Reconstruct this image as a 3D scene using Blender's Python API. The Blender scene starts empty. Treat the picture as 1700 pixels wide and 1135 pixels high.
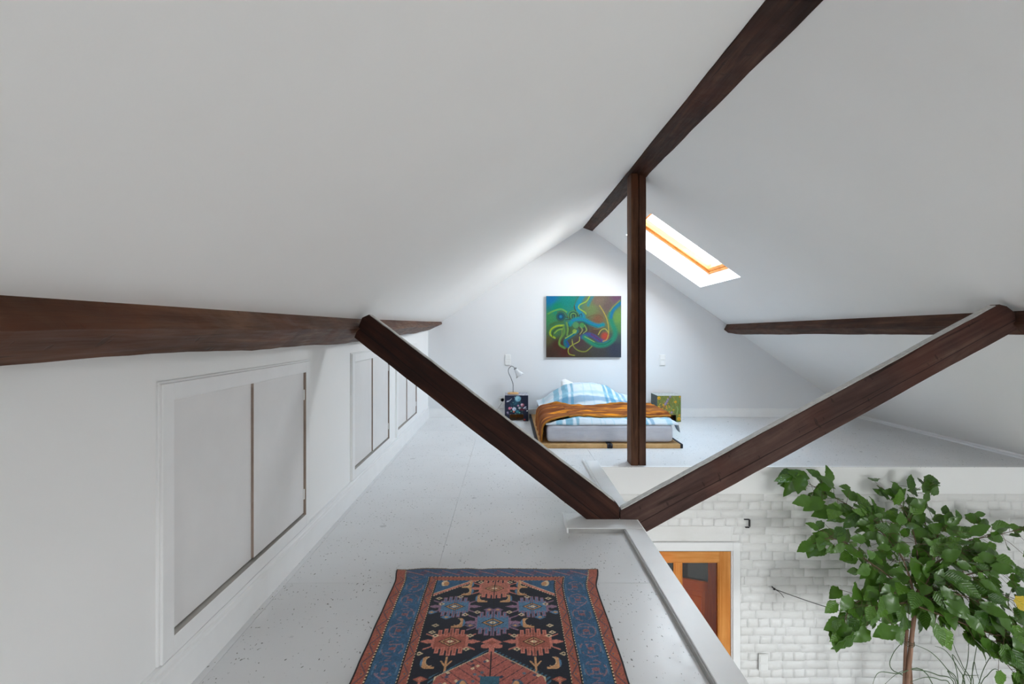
import bpy, bmesh, math, random
import numpy as np
from mathutils import Vector, Matrix, noise as mnoise

R = random.Random(7)
scene = bpy.context.scene
COL = scene.collection

# ------------------------------------------------------------------ camera, sky, light, exposure
H, F, VX, VY = 1.30, 850.0, 843.0, 547.0        # eye height, focal length in px, vanishing point (1700 x 1135 frame)
cam = bpy.data.cameras.new('camera'); cam_ob = bpy.data.objects.new('camera', cam); COL.objects.link(cam_ob)
cam_ob.location = (0, 0, H); cam_ob.rotation_euler = (math.radians(90), 0, 0)
cam.sensor_width = 36.0; cam.lens = 36.0 * F / 1700.0
cam.shift_x = (850.0 - VX) / 1700.0; cam.shift_y = -(567.5 - VY) / 1700.0
cam.clip_start = 0.02
scene.camera = cam_ob

world = bpy.data.worlds.new('overcast_sky'); scene.world = world; world.use_nodes = True
wn = world.node_tree.nodes; wl = world.node_tree.links
bgn = wn['Background']
tcw = wn.new('ShaderNodeTexCoord'); sep = wn.new('ShaderNodeSeparateXYZ'); rmp = wn.new('ShaderNodeValToRGB')
mad = wn.new('ShaderNodeMath'); mad.operation = 'MULTIPLY_ADD'; mad.inputs[1].default_value = 0.5; mad.inputs[2].default_value = 0.5
wl.new(tcw.outputs['Generated'], sep.inputs[0]); wl.new(sep.outputs['Z'], mad.inputs[0]); wl.new(mad.outputs[0], rmp.inputs[0])
cr = rmp.color_ramp                       # ground, hazy horizon, bluer zenith
for pos, c in ((0.50, (0.25, 0.245, 0.235)), (0.51, (1.36, 1.35, 1.33)), (0.59, (1.28, 1.31, 1.33)), (0.70, (0.80, 0.88, 0.96))): e = cr.elements.new(pos); e.color = (*c, 1)
cr.elements[0].color = (0.26, 0.245, 0.225, 1); cr.elements[-1].color = (0.50, 0.66, 0.82, 1)
wl.new(rmp.outputs[0], bgn.inputs['Color']); bgn.inputs['Strength'].default_value = 15.0

vs = scene.view_settings
vs.view_transform = 'Standard'; vs.look = 'None'; vs.gamma = 1.0; vs.use_curve_mapping = False
vs.exposure = 1.03
try:
    scene.cycles.max_bounces = 14; scene.cycles.diffuse_bounces = 8; scene.cycles.transparent_max_bounces = 12
    scene.cycles.use_denoising = True; scene.cycles.sample_clamp_indirect = 6.0
    scene.cycles.caustics_reflective = False; scene.cycles.caustics_refractive = False
except Exception:
    pass

# ------------------------------------------------------------------ helpers
def at(px, py, Y):                       # a point seen at (px, py) at distance Y in front of the camera
    return Vector(((px - VX) / F * Y, Y, H - (py - VY) / F * Y))

def lin(c):
    c = np.asarray(c, dtype=float) / 255.0
    return np.where(c <= 0.04045, c / 12.92, ((c + 0.055) / 1.055) ** 2.4)

def rgb(*c):
    v = lin(c); return (float(v[0]), float(v[1]), float(v[2]), 1.0)

BASE = {}                                # world matrix of every parent
def link(name, me, parent=None, M=None, kind=None, mat=None):
    o = bpy.data.objects.new(name, me); COL.objects.link(o)
    M = M or Matrix.Identity(4)
    if parent is not None:
        o.parent = parent; o.matrix_parent_inverse = BASE[parent.name].inverted()
    o.matrix_basis = M
    BASE[o.name] = M.copy()
    if kind: o['kind'] = kind
    if mat and not me.materials: me.materials.append(mat)
    return o

def thing(name, loc, label, cat, group=None):
    o = bpy.data.objects.new(name, None); COL.objects.link(o)
    o.location = loc; o.empty_display_size = 0.1
    BASE[o.name] = Matrix.Translation(Vector(loc))
    o['label'] = label; o['category'] = cat
    if group: o['group'] = group
    return o

def tag(o, label, cat, group=None):
    o['label'] = label; o['category'] = cat
    if group: o['group'] = group
    return o

def mesh(verts, faces, mat=None, smooth=False, name='mesh'):
    me = bpy.data.meshes.new(name)
    me.from_pydata([tuple(v) for v in verts], [], [tuple(f) for f in faces])
    me.validate(); me.update()
    if smooth:
        for p in me.polygons: p.use_smooth = True
    if mat: me.materials.append(mat)
    return me

def bm_mesh(bm, mat=None, smooth=False, name='mesh'):
    bmesh.ops.recalc_face_normals(bm, faces=bm.faces)
    me = bpy.data.meshes.new(name); bm.to_mesh(me); bm.free()
    if smooth:
        for p in me.polygons: p.use_smooth = True
    if mat: me.materials.append(mat)
    return me

def add_box(bm, x0, x1, y0, y1, z0, z1, bev=0.0, seg=1, M=None):
    b = bmesh.new()
    vs_ = [b.verts.new((x, y, z)) for x in (x0, x1) for y in (y0, y1) for z in (z0, z1)]
    for f in ((0,1,3,2),(4,6,7,5),(0,4,5,1),(2,3,7,6),(0,2,6,4),(1,5,7,3)):
        b.faces.new([vs_[i] for i in f])
    if bev > 0: bmesh.ops.bevel(b, geom=list(b.edges), offset=bev, segments=seg, affect='EDGES', profile=0.6)
    if M is not None: bmesh.ops.transform(b, matrix=M, verts=b.verts)
    tmp = bpy.data.meshes.new('tmp'); b.to_mesh(tmp); b.free(); bm.from_mesh(tmp); bpy.data.meshes.remove(tmp)

def box(x0, x1, y0, y1, z0, z1, mat=None, bev=0.0, seg=1, M=None):
    bm = bmesh.new(); add_box(bm, x0, x1, y0, y1, z0, z1, bev, seg, M); return bm_mesh(bm, mat)

def tube(pts, radii, n=8, mat=None, caps=True):
    pts = [Vector(p) for p in pts]
    if not hasattr(radii, '__len__'): radii = [radii] * len(pts)
    V, Fc = [], []
    up = Vector((0.3, 0.2, 0.93)).normalized()
    for i, p in enumerate(pts):
        d = (pts[min(i + 1, len(pts) - 1)] - pts[max(i - 1, 0)]).normalized()
        a = d.cross(up)
        if a.length < 1e-3: a = d.cross(Vector((1, 0, 0)))
        a.normalize(); b = d.cross(a).normalized(); up = b.cross(d) if False else up
        for k in range(n):
            t = 2 * math.pi * k / n
            V.append(p + (a * math.cos(t) + b * math.sin(t)) * radii[i])
    for i in range(len(pts) - 1):
        for k in range(n):
            k2 = (k + 1) % n
            Fc.append((i*n+k, i*n+k2, (i+1)*n+k2, (i+1)*n+k))
    if caps:
        Fc.append(tuple(range(n))[::-1]); Fc.append(tuple((len(pts)-1)*n + k for k in range(n)))
    return mesh(V, Fc, mat, smooth=True)

def spline(pts, m=6):
    P = [Vector(p) for p in pts]; out = []
    for i in range(len(P) - 1):
        p0, p1, p2, p3 = P[max(i-1,0)], P[i], P[i+1], P[min(i+2,len(P)-1)]
        for k in range(m):
            t = k / m
            out.append(0.5*((2*p1)+(p2-p0)*t+(2*p0-5*p1+4*p2-p3)*t*t+(3*p1-p0-3*p2+p3)*t**3))
    out.append(P[-1]); return out

def lathe(prof, n=24, mat=None, M=None, smooth=True):
    V, Fc = [], []
    for r, z in prof:
        for k in range(n):
            t = 2*math.pi*k/n; V.append(Vector((r*math.cos(t), r*math.sin(t), z)))
    for i in range(len(prof)-1):
        for k in range(n):
            k2 = (k+1) % n; Fc.append((i*n+k, i*n+k2, (i+1)*n+k2, (i+1)*n+k))
    if prof[0][0] > 1e-5: Fc.append(tuple(range(n))[::-1])
    if prof[-1][0] > 1e-5: Fc.append(tuple((len(prof)-1)*n+k for k in range(n)))
    if M is not None: V = [M @ v for v in V]
    return mesh(V, Fc, mat, smooth)

def grid_mesh(P, mat=None, smooth=True, col=None, flip=False, keep=None):
    """P: (rows, cols, 3) array of points; col: (rows, cols, 3) linear colours."""
    r, c = P.shape[:2]
    idx = np.arange(r*c).reshape(r, c)
    q = np.stack([idx[:-1,:-1], idx[:-1,1:], idx[1:,1:], idx[1:,:-1]], -1)
    if keep is not None: q = q[keep]
    q = q.reshape(-1, 4)
    if flip: q = q[:, ::-1]
    me = bpy.data.meshes.new('mesh')
    me.vertices.add(r*c); me.vertices.foreach_set('co', P.reshape(-1).astype(np.float32))
    me.loops.add(len(q)*4); me.loops.foreach_set('vertex_index', q.reshape(-1).astype(np.int32))
    me.polygons.add(len(q)); me.polygons.foreach_set('loop_start', np.arange(0, len(q)*4, 4, dtype=np.int32))
    if smooth: me.polygons.foreach_set('use_smooth', np.ones(len(q), dtype=bool))
    me.update(calc_edges=True); me.validate()
    if col is not None:
        a = me.color_attributes.new('Col', 'FLOAT_COLOR', 'POINT')
        rgba = np.ones((r*c, 4), dtype=np.float32); rgba[:, :3] = col.reshape(-1, 3)
        a.data.foreach_set('color', rgba.reshape(-1))
    if mat: me.materials.append(mat)
    return me

# ------------------------------------------------------------------ materials
class NT:
    def __init__(s, name):
        s.m = bpy.data.materials.new(name); s.m.use_nodes = True
        s.n = s.m.node_tree.nodes; s.l = s.m.node_tree.links
        s.b = s.n['Principled BSDF']
    def new(s, t, **kw):
        nd = s.n.new(t)
        for k, v in kw.items(): setattr(nd, k, v)
        return nd
    def ln(s, a, b): s.l.new(a, b)
    def coord(s, kind='Object'): return s.new('ShaderNodeTexCoord').outputs[kind]
    def noise(s, vec, scale, detail=4, rough=0.55, dist=0.0):
        nd = s.new('ShaderNodeTexNoise'); nd.inputs['Scale'].default_value = scale
        nd.inputs['Detail'].default_value = detail; nd.inputs['Roughness'].default_value = rough
        nd.inputs['Distortion'].default_value = dist
        if vec is not None: s.ln(vec, nd.inputs['Vector'])
        return nd.outputs['Fac']
    def ramp(s, fac, *stops):
        nd = s.new('ShaderNodeValToRGB'); cr = nd.color_ramp
        while len(cr.elements) < len(stops): cr.elements.new(0.5)
        for e, (p, c) in zip(cr.elements, stops): e.position = p; e.color = c if len(c) == 4 else (*c, 1)
        s.ln(fac, nd.inputs[0]); return nd.outputs[0]
    def math(s, op, a, b=None):
        nd = s.new('ShaderNodeMath', operation=op)
        for i, v in enumerate((a, b)):
            if v is None: continue
            if isinstance(v, (int, float)): nd.inputs[i].default_value = v
            else: s.ln(v, nd.inputs[i])
        return nd.outputs[0]
    def mix(s, fac, a, b, blend='MIX'):
        nd = s.new('ShaderNodeMix', data_type='RGBA', blend_type=blend)
        for i, v in ((0, fac), (6, a), (7, b)):
            if isinstance(v, (int, float)): nd.inputs[i].default_value = v
            elif isinstance(v, tuple): nd.inputs[i].default_value = v if len(v) == 4 else (*v, 1)
            else: s.ln(v, nd.inputs[i])
        return nd.outputs[2]
    def scale(s, vec, x, y, z):
        nd = s.new('ShaderNodeMapping'); nd.inputs['Scale'].default_value = (x, y, z); s.ln(vec, nd.inputs[0]); return nd.outputs[0]
    def bump(s, h, strength=0.3, dist=0.01, prev=None):
        nd = s.new('ShaderNodeBump'); nd.inputs['Strength'].default_value = strength; nd.inputs['Distance'].default_value = dist
        s.ln(h, nd.inputs['Height'])
        if prev is not None: s.ln(prev, nd.inputs['Normal'])
        return nd.outputs[0]
    def done(s, color=None, rough=0.6, normal=None, metal=0.0, spec=None):
        if color is not None:
            if isinstance(color, tuple): s.b.inputs['Base Color'].default_value = color if len(color) == 4 else (*color, 1)
            else: s.ln(color, s.b.inputs['Base Color'])
        if isinstance(rough, (int, float)): s.b.inputs['Roughness'].default_value = rough
        else: s.ln(rough, s.b.inputs['Roughness'])
        if normal is not None: s.ln(normal, s.b.inputs['Normal'])
        s.b.inputs['Metallic'].default_value = metal
        if spec is not None: s.b.inputs['Specular IOR Level'].default_value = spec
        return s.m

def plain(name, c, rough=0.5, metal=0.0, nscale=20, amt=0.08):
    t = NT(name); v = t.coord()
    n = t.noise(v, nscale, 3)
    c = tuple(c[:3])
    col = t.ramp(n, (0.3, tuple(x*(1-amt) for x in c)), (0.7, tuple(min(1, x*(1+amt)) for x in c)))
    return t.done(col, rough, t.bump(n, 0.08, 0.002), metal)

def plaster(name, c, rough=0.75, bump=0.12):
    t = NT(name); v = t.coord()
    big = t.noise(v, 0.9, 3); fine = t.noise(v, 90, 4, 0.6); mid = t.noise(v, 6, 3)
    c = tuple(c[:3])
    col = t.ramp(big, (0.3, tuple(x*0.975 for x in c)), (0.7, c))
    n = t.bump(mid, 0.10, 0.01); n = t.bump(fine, bump, 0.0015, n)
    return t.done(col, rough, n, spec=0.25)

M_ceil = plaster('ceiling_plaster', (0.86, 0.85, 0.838))
M_wall = plaster('wall_plaster', (0.87, 0.875, 0.875))
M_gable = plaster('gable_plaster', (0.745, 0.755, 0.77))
M_trim = plain('white_trim_paint', (0.83, 0.835, 0.84), 0.35, nscale=8, amt=0.02)
M_door_w = plain('cupboard_door_paint', (0.75, 0.745, 0.745), 0.45, nscale=6, amt=0.02)
M_grey = plain('grey_edge_strip', (0.36, 0.355, 0.345), 0.5)
M_dark = plain('dark_gap', (0.03, 0.024, 0.02), 0.8)  # near-black that stands in for shade inside gaps and recesses
M_edge_brown = plain('door_edge_wood', (0.30, 0.23, 0.19), 0.6)  # brown of the unpainted door and reveal edges

def floor_mat():
    t = NT('white_painted_floor'); v = t.coord()
    big = t.noise(v, 1.3, 3); mid = t.noise(v, 14, 4)
    base = t.ramp(big, (0.3, (0.70, 0.70, 0.705)), (0.7, (0.76, 0.765, 0.77)))
    # chips and cracks in the paint: short dark flecks, clustered
    flv = t.scale(v, 1.0, 0.55, 1.0)
    fl = t.noise(flv, 85, 2, 0.4); cl = t.noise(v, 5, 3)
    thr = t.math('ADD', fl, t.math('MULTIPLY', cl, 0.22))
    mask = t.ramp(thr, (0.79, (0, 0, 0)), (0.835, (1, 1, 1)))
    base = t.mix(mask, base, (0.20, 0.195, 0.18))
    n = t.bump(mid, 0.03, 0.004); n = t.bump(t.noise(v, 130, 3), 0.04, 0.001, n)
    n = t.bump(t.math('MULTIPLY', mask, -1.0), 0.4, 0.001, n)
    return t.done(base, t.ramp(mid, (0.3, (0.27,)*3), (0.7, (0.35,)*3)), n, spec=0.6)
M_floor = floor_mat()
M_floor2 = plain('lower_floor_boards', (0.46, 0.43, 0.40), 0.5)

def wood(name, d, n, dark, mid, light, cracks=(), rough=0.55, grain=1.0, seed=0.0, fleck=0.5):
    """timber whose grain follows direction d; n is the direction across its visible face"""
    t = NT(name); v = t.coord()
    d = Vector(d).normalized(); n = Vector(n); n = (n - d * n.dot(d)).normalized(); w = d.cross(n)
    def dot(vec):
        nd = t.new('ShaderNodeVectorMath', operation='DOT_PRODUCT'); t.ln(v, nd.inputs[0]); nd.inputs[1].default_value = tuple(vec)
        return nd.outputs['Value']
    a, c, e = dot(d), dot(n), dot(w)
    cmb = t.new('ShaderNodeCombineXYZ')
    t.ln(t.math('MULTIPLY', a, 1.3), cmb.inputs[0]); t.ln(t.math('MULTIPLY', c, 16*grain), cmb.inputs[1]); t.ln(t.math('MULTIPLY', e, 16*grain), cmb.inputs[2])
    add = t.new('ShaderNodeVectorMath', operation='ADD'); t.ln(cmb.outputs[0], add.inputs[0]); add.inputs[1].default_value = (seed, seed*1.7, seed*0.6)
    gv = add.outputs[0]
    g1 = t.noise(gv, 1.0, 6, 0.62, 0.6); g2 = t.noise(gv, 4.0, 4, 0.6); blot = t.noise(v, 3.0, 4, 0.6)
    col = t.ramp(g1, (0.34, dark), (0.5, mid), (0.66, light))
    col = t.mix(t.ramp(blot, (0.42, (0, 0, 0)), (0.66, (0.7,)*3)), col, dark)
    red = t.noise(v, 1.7, 3, 0.5)
    col = t.mix(t.ramp(red, (0.52, (0, 0, 0)), (0.70, (0.55,)*3)), col, (mid[0]*1.25, mid[1]*0.80, mid[2]*0.62))
    # drying checks: thin dark streaks along the grain
    cmb3 = t.new('ShaderNodeCombineXYZ')
    t.ln(t.math('MULTIPLY', a, 2.2), cmb3.inputs[0]); t.ln(t.math('MULTIPLY', c, 42), cmb3.inputs[1]); t.ln(t.math('MULTIPLY', e, 42), cmb3.inputs[2])
    ck = t.ramp(t.noise(cmb3.outputs[0], 1.0, 2, 0.5), (0.66, (0, 0, 0)), (0.72, (1, 1, 1)))
    col = t.mix(t.math('MULTIPLY', ck, 0.30 + 0.8*fleck if fleck > 0 else 0.0), col, tuple(x*0.22 for x in dark[:3]))
    # hewing nicks: short dark ticks across the grain
    cmb2 = t.new('ShaderNodeCombineXYZ')
    t.ln(t.math('MULTIPLY', a, 26), cmb2.inputs[0]); t.ln(t.math('MULTIPLY', c, 11), cmb2.inputs[1]); t.ln(t.math('MULTIPLY', e, 11), cmb2.inputs[2])
    nk = t.noise(cmb2.outputs[0], 1.0, 2, 0.5); nick = t.ramp(nk, (0.665, (0, 0, 0)), (0.71, (1, 1, 1)))
    col = t.mix(t.math('MULTIPLY', nick, fleck), col, tuple(x*0.25 for x in dark[:3]))
    h = t.math('SUBTRACT', t.math('ADD', g1, t.math('MULTIPLY', g2, 0.5)), t.math('MULTIPLY', nick, 0.6*fleck))
    wob = t.noise(gv, 0.5, 3)
    for off, wd in cracks:
        ln_ = t.math('ABSOLUTE', t.math('SUBTRACT', t.math('ADD', c, t.math('MULTIPLY', wob, 0.03)), off + 0.015))
        m = t.ramp(ln_, (wd*0.5, (1, 1, 1)), (wd, (0, 0, 0)))
        col = t.mix(m, col, tuple(x*0.15 for x in dark[:3]))
        h = t.math('SUBTRACT', h, m)
    nn = t.bump(h, 0.35, 0.006)
    return t.done(col, t.ramp(g2, (0.3, (rough-0.08,)*3), (0.7, (rough+0.12,)*3)), nn, spec=0.16)

def vcol_mat(name, rough=0.8, bumpscale=300, bump=0.3, bdist=0.001, sheen=0.0):
    t = NT(name)
    a = t.new('ShaderNodeAttribute'); a.attribute_name = 'Col'
    n = t.noise(t.coord(), bumpscale, 3)
    if sheen: t.b.inputs['Sheen Weight'].default_value = sheen
    return t.done(a.outputs['Color'], rough, t.bump(n, bump, bdist), spec=0.2)

def glass_mat(name, tint=(1, 1, 1), refl=0.12):
    t = NT(name); t.n.remove(t.b)
    tr = t.new('ShaderNodeBsdfTransparent'); tr.inputs[0].default_value = (*tint, 1)
    gl = t.new('ShaderNodeBsdfGlossy'); gl.inputs['Roughness'].default_value = 0.03
    lw = t.new('ShaderNodeLayerWeight'); lw.inputs['Blend'].default_value = 0.5
    mx = t.new('ShaderNodeMixShader')
    t.ln(t.math('ADD', t.math('MULTIPLY', t.math('POWER', lw.outputs['Facing'], 5.0), 0.95), refl*0.35), mx.inputs[0]); t.ln(tr.outputs[0], mx.inputs[1]); t.ln(gl.outputs[0], mx.inputs[2])
    t.ln(mx.outputs[0], t.n['Material Output'].inputs['Surface'])
    return t.m
M_glass = glass_mat('clear_glass', (0.97, 0.98, 0.98))

# ------------------------------------------------------------------ room shell
XL, YB, YN = -1.185, 7.62, -2.2          # eaves wall, back gable, gable behind the camera
XR, ZLOW = 5.233, -2.85                  # foot of the right-hand roof slope, lower floor level
YP, YW = 4.846, 4.885                    # platform edge, brick wall

def xt_r(Y): return 1.395 + (1.262 - 1.395) * (Y - 2.4) / 5.22
def xt_l(Y): return 1.190 + (1.121 - 1.190) * (Y - 2.4) / 5.22
def z_r(X, Y): return 2.775 / (XR - xt_r(Y)) * (XR - X)
def z_l(X, Y): return 1.284 + (2.82 - 1.284) / (xt_l(Y) + 1.185) * (X + 1.185)

def roof(name, zf, xs, ys, holes=()):
    V, Fc = [], []
    for y in ys:
        for x in xs: V.append((x, y, zf(x, y)))
    n = len(xs)
    for j in range(len(ys)-1):
        for i in range(n-1):
            cx, cy = (xs[i]+xs[i+1])/2, (ys[j]+ys[j+1])/2
            if any(a < cx < b and c < cy < d for a, b, c, d in holes): continue
            Fc.append((j*n+i, j*n+i+1, (j+1)*n+i+1, (j+1)*n+i))
    o = link(name, mesh(V, Fc, M_ceil), kind='structure')
    return o
SKY = (1.58, 2.575, 5.66, 6.85)          # the skylight in view
def breaks(lo, hi, cuts, step):
    s = sorted(set([lo, hi] + [c for c in cuts if lo < c < hi])); out = []
    for a, b in zip(s, s[1:]):
        k = max(1, int(round((b-a)/step)))
        out += [a + (b-a)*i/k for i in range(k)]
    return out + [hi]
roof('ceiling', z_l, breaks(-1.30, 1.22, (), 0.5), breaks(YN-0.1, YB+0.1, (), 0.6))
roof('ceiling', z_r, breaks(1.24, XR+0.10, (1.58, 2.575), 0.5), breaks(YN-0.1, YB+0.1, (5.66, 6.85), 0.6), (SKY,))

# back gable
prof = [(XL-0.1, -0.02), (XR+0.1, -0.02), (XR+0.1, 0.0), (1.2, 2.90), (XL-0.1, 1.33)]
V = [(x, YB, z) for x, z in prof] + [(x, YB+0.15, z) for x, z in prof]; n = len(prof)
Fc = [tuple(range(n)), tuple(range(2*n-1, n-1, -1))] + [(i, i+n, (i+1) % n + n, (i+1) % n) for i in range(n)]
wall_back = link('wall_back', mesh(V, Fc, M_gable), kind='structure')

# gable behind the camera, with three unseen windows added to light the near half
def wall_with_holes(name, axis, p, th, u0, u1, w0, w1, holes, mat):
    us = sorted({u0, u1, *[h[0] for h in holes], *[h[1] for h in holes]})
    ws = sorted({w0, w1, *[h[2] for h in holes], *[h[3] for h in holes]})
    bm = bmesh.new()
    for a, b in zip(us, us[1:]):
        for c, d in zip(ws, ws[1:]):
            if any(h[0] < (a+b)/2 < h[1] and h[2] < (c+d)/2 < h[3] for h in holes): continue
            if axis == 'y': add_box(bm, a, b, p, p+th, c, d)
            else: add_box(bm, p, p+th, a, b, c, d)
    bmesh.ops.remove_doubles(bm, verts=bm.verts, dist=1e-5)
    return link(name, bm_mesh(bm, mat), kind='structure')
CUP = [(1.723, 3.032), (3.845, 5.120), (5.386, 6.640)]      # eaves cupboards: where they sit along the wall
wall_left = wall_with_holes('wall_left', 'x', XL-0.12, 0.12, YN-0.1, YB+0.1, ZLOW, 1.30, [(a+0.035, b-0.035, 0.19, 1.09) for a, b in CUP], M_wall)
ADDWIN_NEAR = [(-0.30, 0.25, 0.45, 1.15), (2.1, 3.3, -0.5, 0.9), (2.6, 3.6, -2.1, -1.1)]      # unseen windows added for more light: gallery, over the void, room below
wall_with_holes('wall_near', 'y', YN-0.15, 0.15, XL-0.1, XR+0.1, ZLOW, 3.0, ADDWIN_NEAR, M_wall)
ADDWIN_RIGHT = [(-0.2, 1.3, -1.5, -0.25)]  # unseen window, added low on the right to brighten the room
wall_with_holes('wall_right', 'x', XR, 0.15, YN-0.1, YW+0.2, ZLOW, 0.06, ADDWIN_RIGHT, M_wall)

# gallery floor: a slab with big painted boards on it, joints left open a hair
fl = link('floor', box(XL, 0.868, YN, YB, -0.25, -0.006, M_trim), kind='structure')
ys = [YN, -0.03, 1.30, 2.63, 3.96, 5.29, 6.60, YB]
xs = [XL, -1.135, -0.38, 0.8675]
for i, (xa, xb) in enumerate(zip(xs, xs[1:])):
    for ya, yb in zip(ys, ys[1:]):
        if xb > 0.5 and ya < 5.0:      # right-hand board runs under the raised edge board
            link('floor_panel', box(xa+0.0007, xb, ya+0.0007, yb-0.0007, -0.007, R.uniform(-0.0006, 0.0), M_floor, 0.0012), fl)
        else:
            link('floor_panel', box(xa+0.0007, xb-0.0007, ya+0.0007, yb-0.0007, -0.007, R.uniform(-0.0006, 0.0), M_floor, 0.0012), fl)
link('floor', box(0.868, XR+0.1, YP, YB, -0.25, -0.0003, M_floor), kind='structure')
link('floor', box(XL, XR, YN, YW+1.6, ZLOW-0.1, ZLOW, M_floor2), kind='structure')

# raised edge board along the gallery, its grey kerb strip, the plate under the braces, the platform fascia
e = link('trim_1', box(0.7505, 0.868, YN, 3.272, 0.0, 0.030, M_trim, 0.003), kind='structure')
link('kerb_strip', box(0.7405, 0.7503, YN, 3.272, 0.0, 0.024, M_grey, 0.002), e)
bm = bmesh.new()
for a in ((0.389, 0.868, 3.276, 3.545),): add_box(bm, *a, 0.0, 0.030, 0.003)
pl = link('trim_2', bm_mesh(bm, M_trim), kind='structure')
link('kerb_strip', box(0.389, 0.750, 3.270, 3.2755, 0.0, 0.0262, M_grey), pl)
link('end_strip', box(0.376, 0.3885, 3.272, 3.56, 0.0, 0.034, M_trim, 0.002), pl)
e = link('trim_3', box(0.7505, 0.868, 3.549, 4.97, 0.0, 0.030, M_trim, 0.003), kind='structure')
link('kerb_strip', box(0.738, 0.750, 3.549, 5.06, 0.0, 0.024, M_trim, 0.002), e)
link('trim_4', box(0.87, XR, YP-0.0005, YW+0.01, -0.256, 0.0, M_wall, 0.004), kind='structure')

# skirting on the eaves wall (moulded top) and on the back wall, cove where the right slope meets the floor
def profile_y(prof, y0, y1, mat):
    n = len(prof)
    V = [(x, y0, z) for x, z in prof] + [(x, y1, z) for x, z in prof]
    Fc = [tuple(range(n)), tuple(range(2*n-1, n-1, -1))] + [(i, i+n, (i+1) % n + n, (i+1) % n) for i in range(n)]
    bm = bmesh.new(); bm.from_mesh(mesh(V, Fc)); return bm_mesh(bm, mat)
link('baseboard_left', profile_y([(XL, 0.0), (-1.163, 0.0), (-1.163, 0.118), (-1.166, 0.124), (-1.166, 0.139), (-1.171, 0.143), (-1.171, 0.158), (XL, 0.161)], YN, YB, M_trim), kind='structure')
bm = bmesh.new(); add_box(bm, -1.163, XR-0.15, YB-0.016, YB, 0.0, 0.118, 0.003); add_box(bm, -1.163, XR-0.17, YB-0.010, YB, 0.118, 0.130, 0.003)
link('baseboard_back', bm_mesh(bm, M_trim), kind='structure')
link('trim_5', profile_y([(XR, -0.0), (XR-0.075, 0.0), (XR-0.07, 0.012), (XR-0.085, 0.030), (XR-0.075, 0.048), (XR-0.062, 0.0445)], YP, YB, M_trim), kind='structure')

# ------------------------------------------------------------------ skylight in the right slope
NRM = Vector((0.577, 0, 0.817)); UP = Vector((-0.817, 0, 0.577))       # outward normal and up-slope direction
def on_roof(x, y, d): return Vector((x, y, z_r(x, y))) + NRM * d
M_pine = wood('skylight_pine', (0.817, 0, -0.577), (0, 1, 0), rgb(190, 120, 55), rgb(215, 150, 80), rgb(230, 170, 100), fleck=0.0)
def quad_slab(name, c, depth, mat, parent):
    """a slab between 4 points, thickened outwards"""
    a, b = (c[1]-c[0]), (c[3]-c[0]); nn = a.cross(b).normalized() * depth
    V = list(c) + [p + nn for p in c]
    return link(name, mesh(V, [(0,1,2,3), (7,6,5,4), (0,4,5,1), (1,5,6,2), (2,6,7,3), (3,7,4,0)], mat), parent)
def bar(name, p, q, w, inn, h0, h1, mat, parent):
    """frame member from p to q on the roof plane: w wide towards inn, between heights h0 and h1 above it"""
    c = [p + NRM*h0, q + NRM*h0, q + inn*w + NRM*h0, p + inn*w + NRM*h0]
    V = c + [v + NRM*(h1-h0) for v in c]
    return link(name, mesh(V, [(0,1,2,3), (7,6,5,4), (0,4,5,1), (1,5,6,2), (2,6,7,3), (3,7,4,0)], mat), parent)
PORTALS = []
def skylight(num, hole, detailed):
    x0, x1, y0, y1 = hole
    win = link('window_%d' % num, mesh([on_roof(x0-0.04, y0-0.04, 0.255), on_roof(x1+0.04, y0-0.04, 0.255), on_roof(x1+0.04, y0, 0.255), on_roof(x0-0.04, y0, 0.255),
          on_roof(x0-0.04, y1, 0.255), on_roof(x1+0.04, y1, 0.255), on_roof(x1+0.04, y1+0.04, 0.255), on_roof(x0-0.04, y1+0.04, 0.255)],
          [(0,1,2,3), (4,5,6,7)], M_trim), kind='structure')
    P = lambda x, y, d: on_roof(x, y, d)
    D = 0.26
    lowdir = Vector((1, 0, 0))
    # plastered reveals of the shaft
    for nm, (a, b) in {'reveal': ((x0, y0), (x1, y0)), 'reveal_b': ((x1, y0), (x1, y1)), 'reveal_c': ((x1, y1), (x0, y1)), 'reveal_d': ((x0, y1), (x0, y0))}.items():
        quad_slab('reveal', [P(*a, -0.0), P(*b, -0.0), P(*b, D), P(*a, D)], 0.03, M_ceil, win)
    c00, c10, c11, c01 = on_roof(x0, y0, 0), on_roof(x1, y0, 0), on_roof(x1, y1, 0), on_roof(x0, y1, 0)
    Y1, S = Vector((0, 1, 0)), -UP
    for lv, (w, off, h0, h1) in enumerate(((0.03, 0.0, 0.215, 0.29), (0.05, 0.03, 0.235, 0.31))):
        nm = ('frame_bar', 'sash_bar')[lv]
        q00, q10, q11, q01 = c00+S*off+Y1*off, c10-S*off+Y1*off, c11-S*off-Y1*off, c01+S*off-Y1*off
        g = 0.003*lv
        bar(nm, q00, q10, w, Y1, h0, h1, M_pine, win); bar(nm, q01, q11, w, -Y1, h0, h1, M_pine, win)
        bar(nm, q00+Y1*w, q01-Y1*w, w, S, h0, h1, M_pine, win); bar(nm, q10+Y1*w, q11-Y1*w, w, -S, h0, h1, M_pine, win)
    o = 0.07
    bar('pane', c00+S*o+Y1*o, c10-S*o+Y1*o, (y1-y0)-2*o, Y1, 0.285, 0.289, M_glass, win)
    ctr = (c00 + c11) / 2 + NRM * 0.33
    PORTALS.append((ctr, NRM * -1, (c10-c00).length, y1 - y0, S))
skylight(1, SKY, True)

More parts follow.
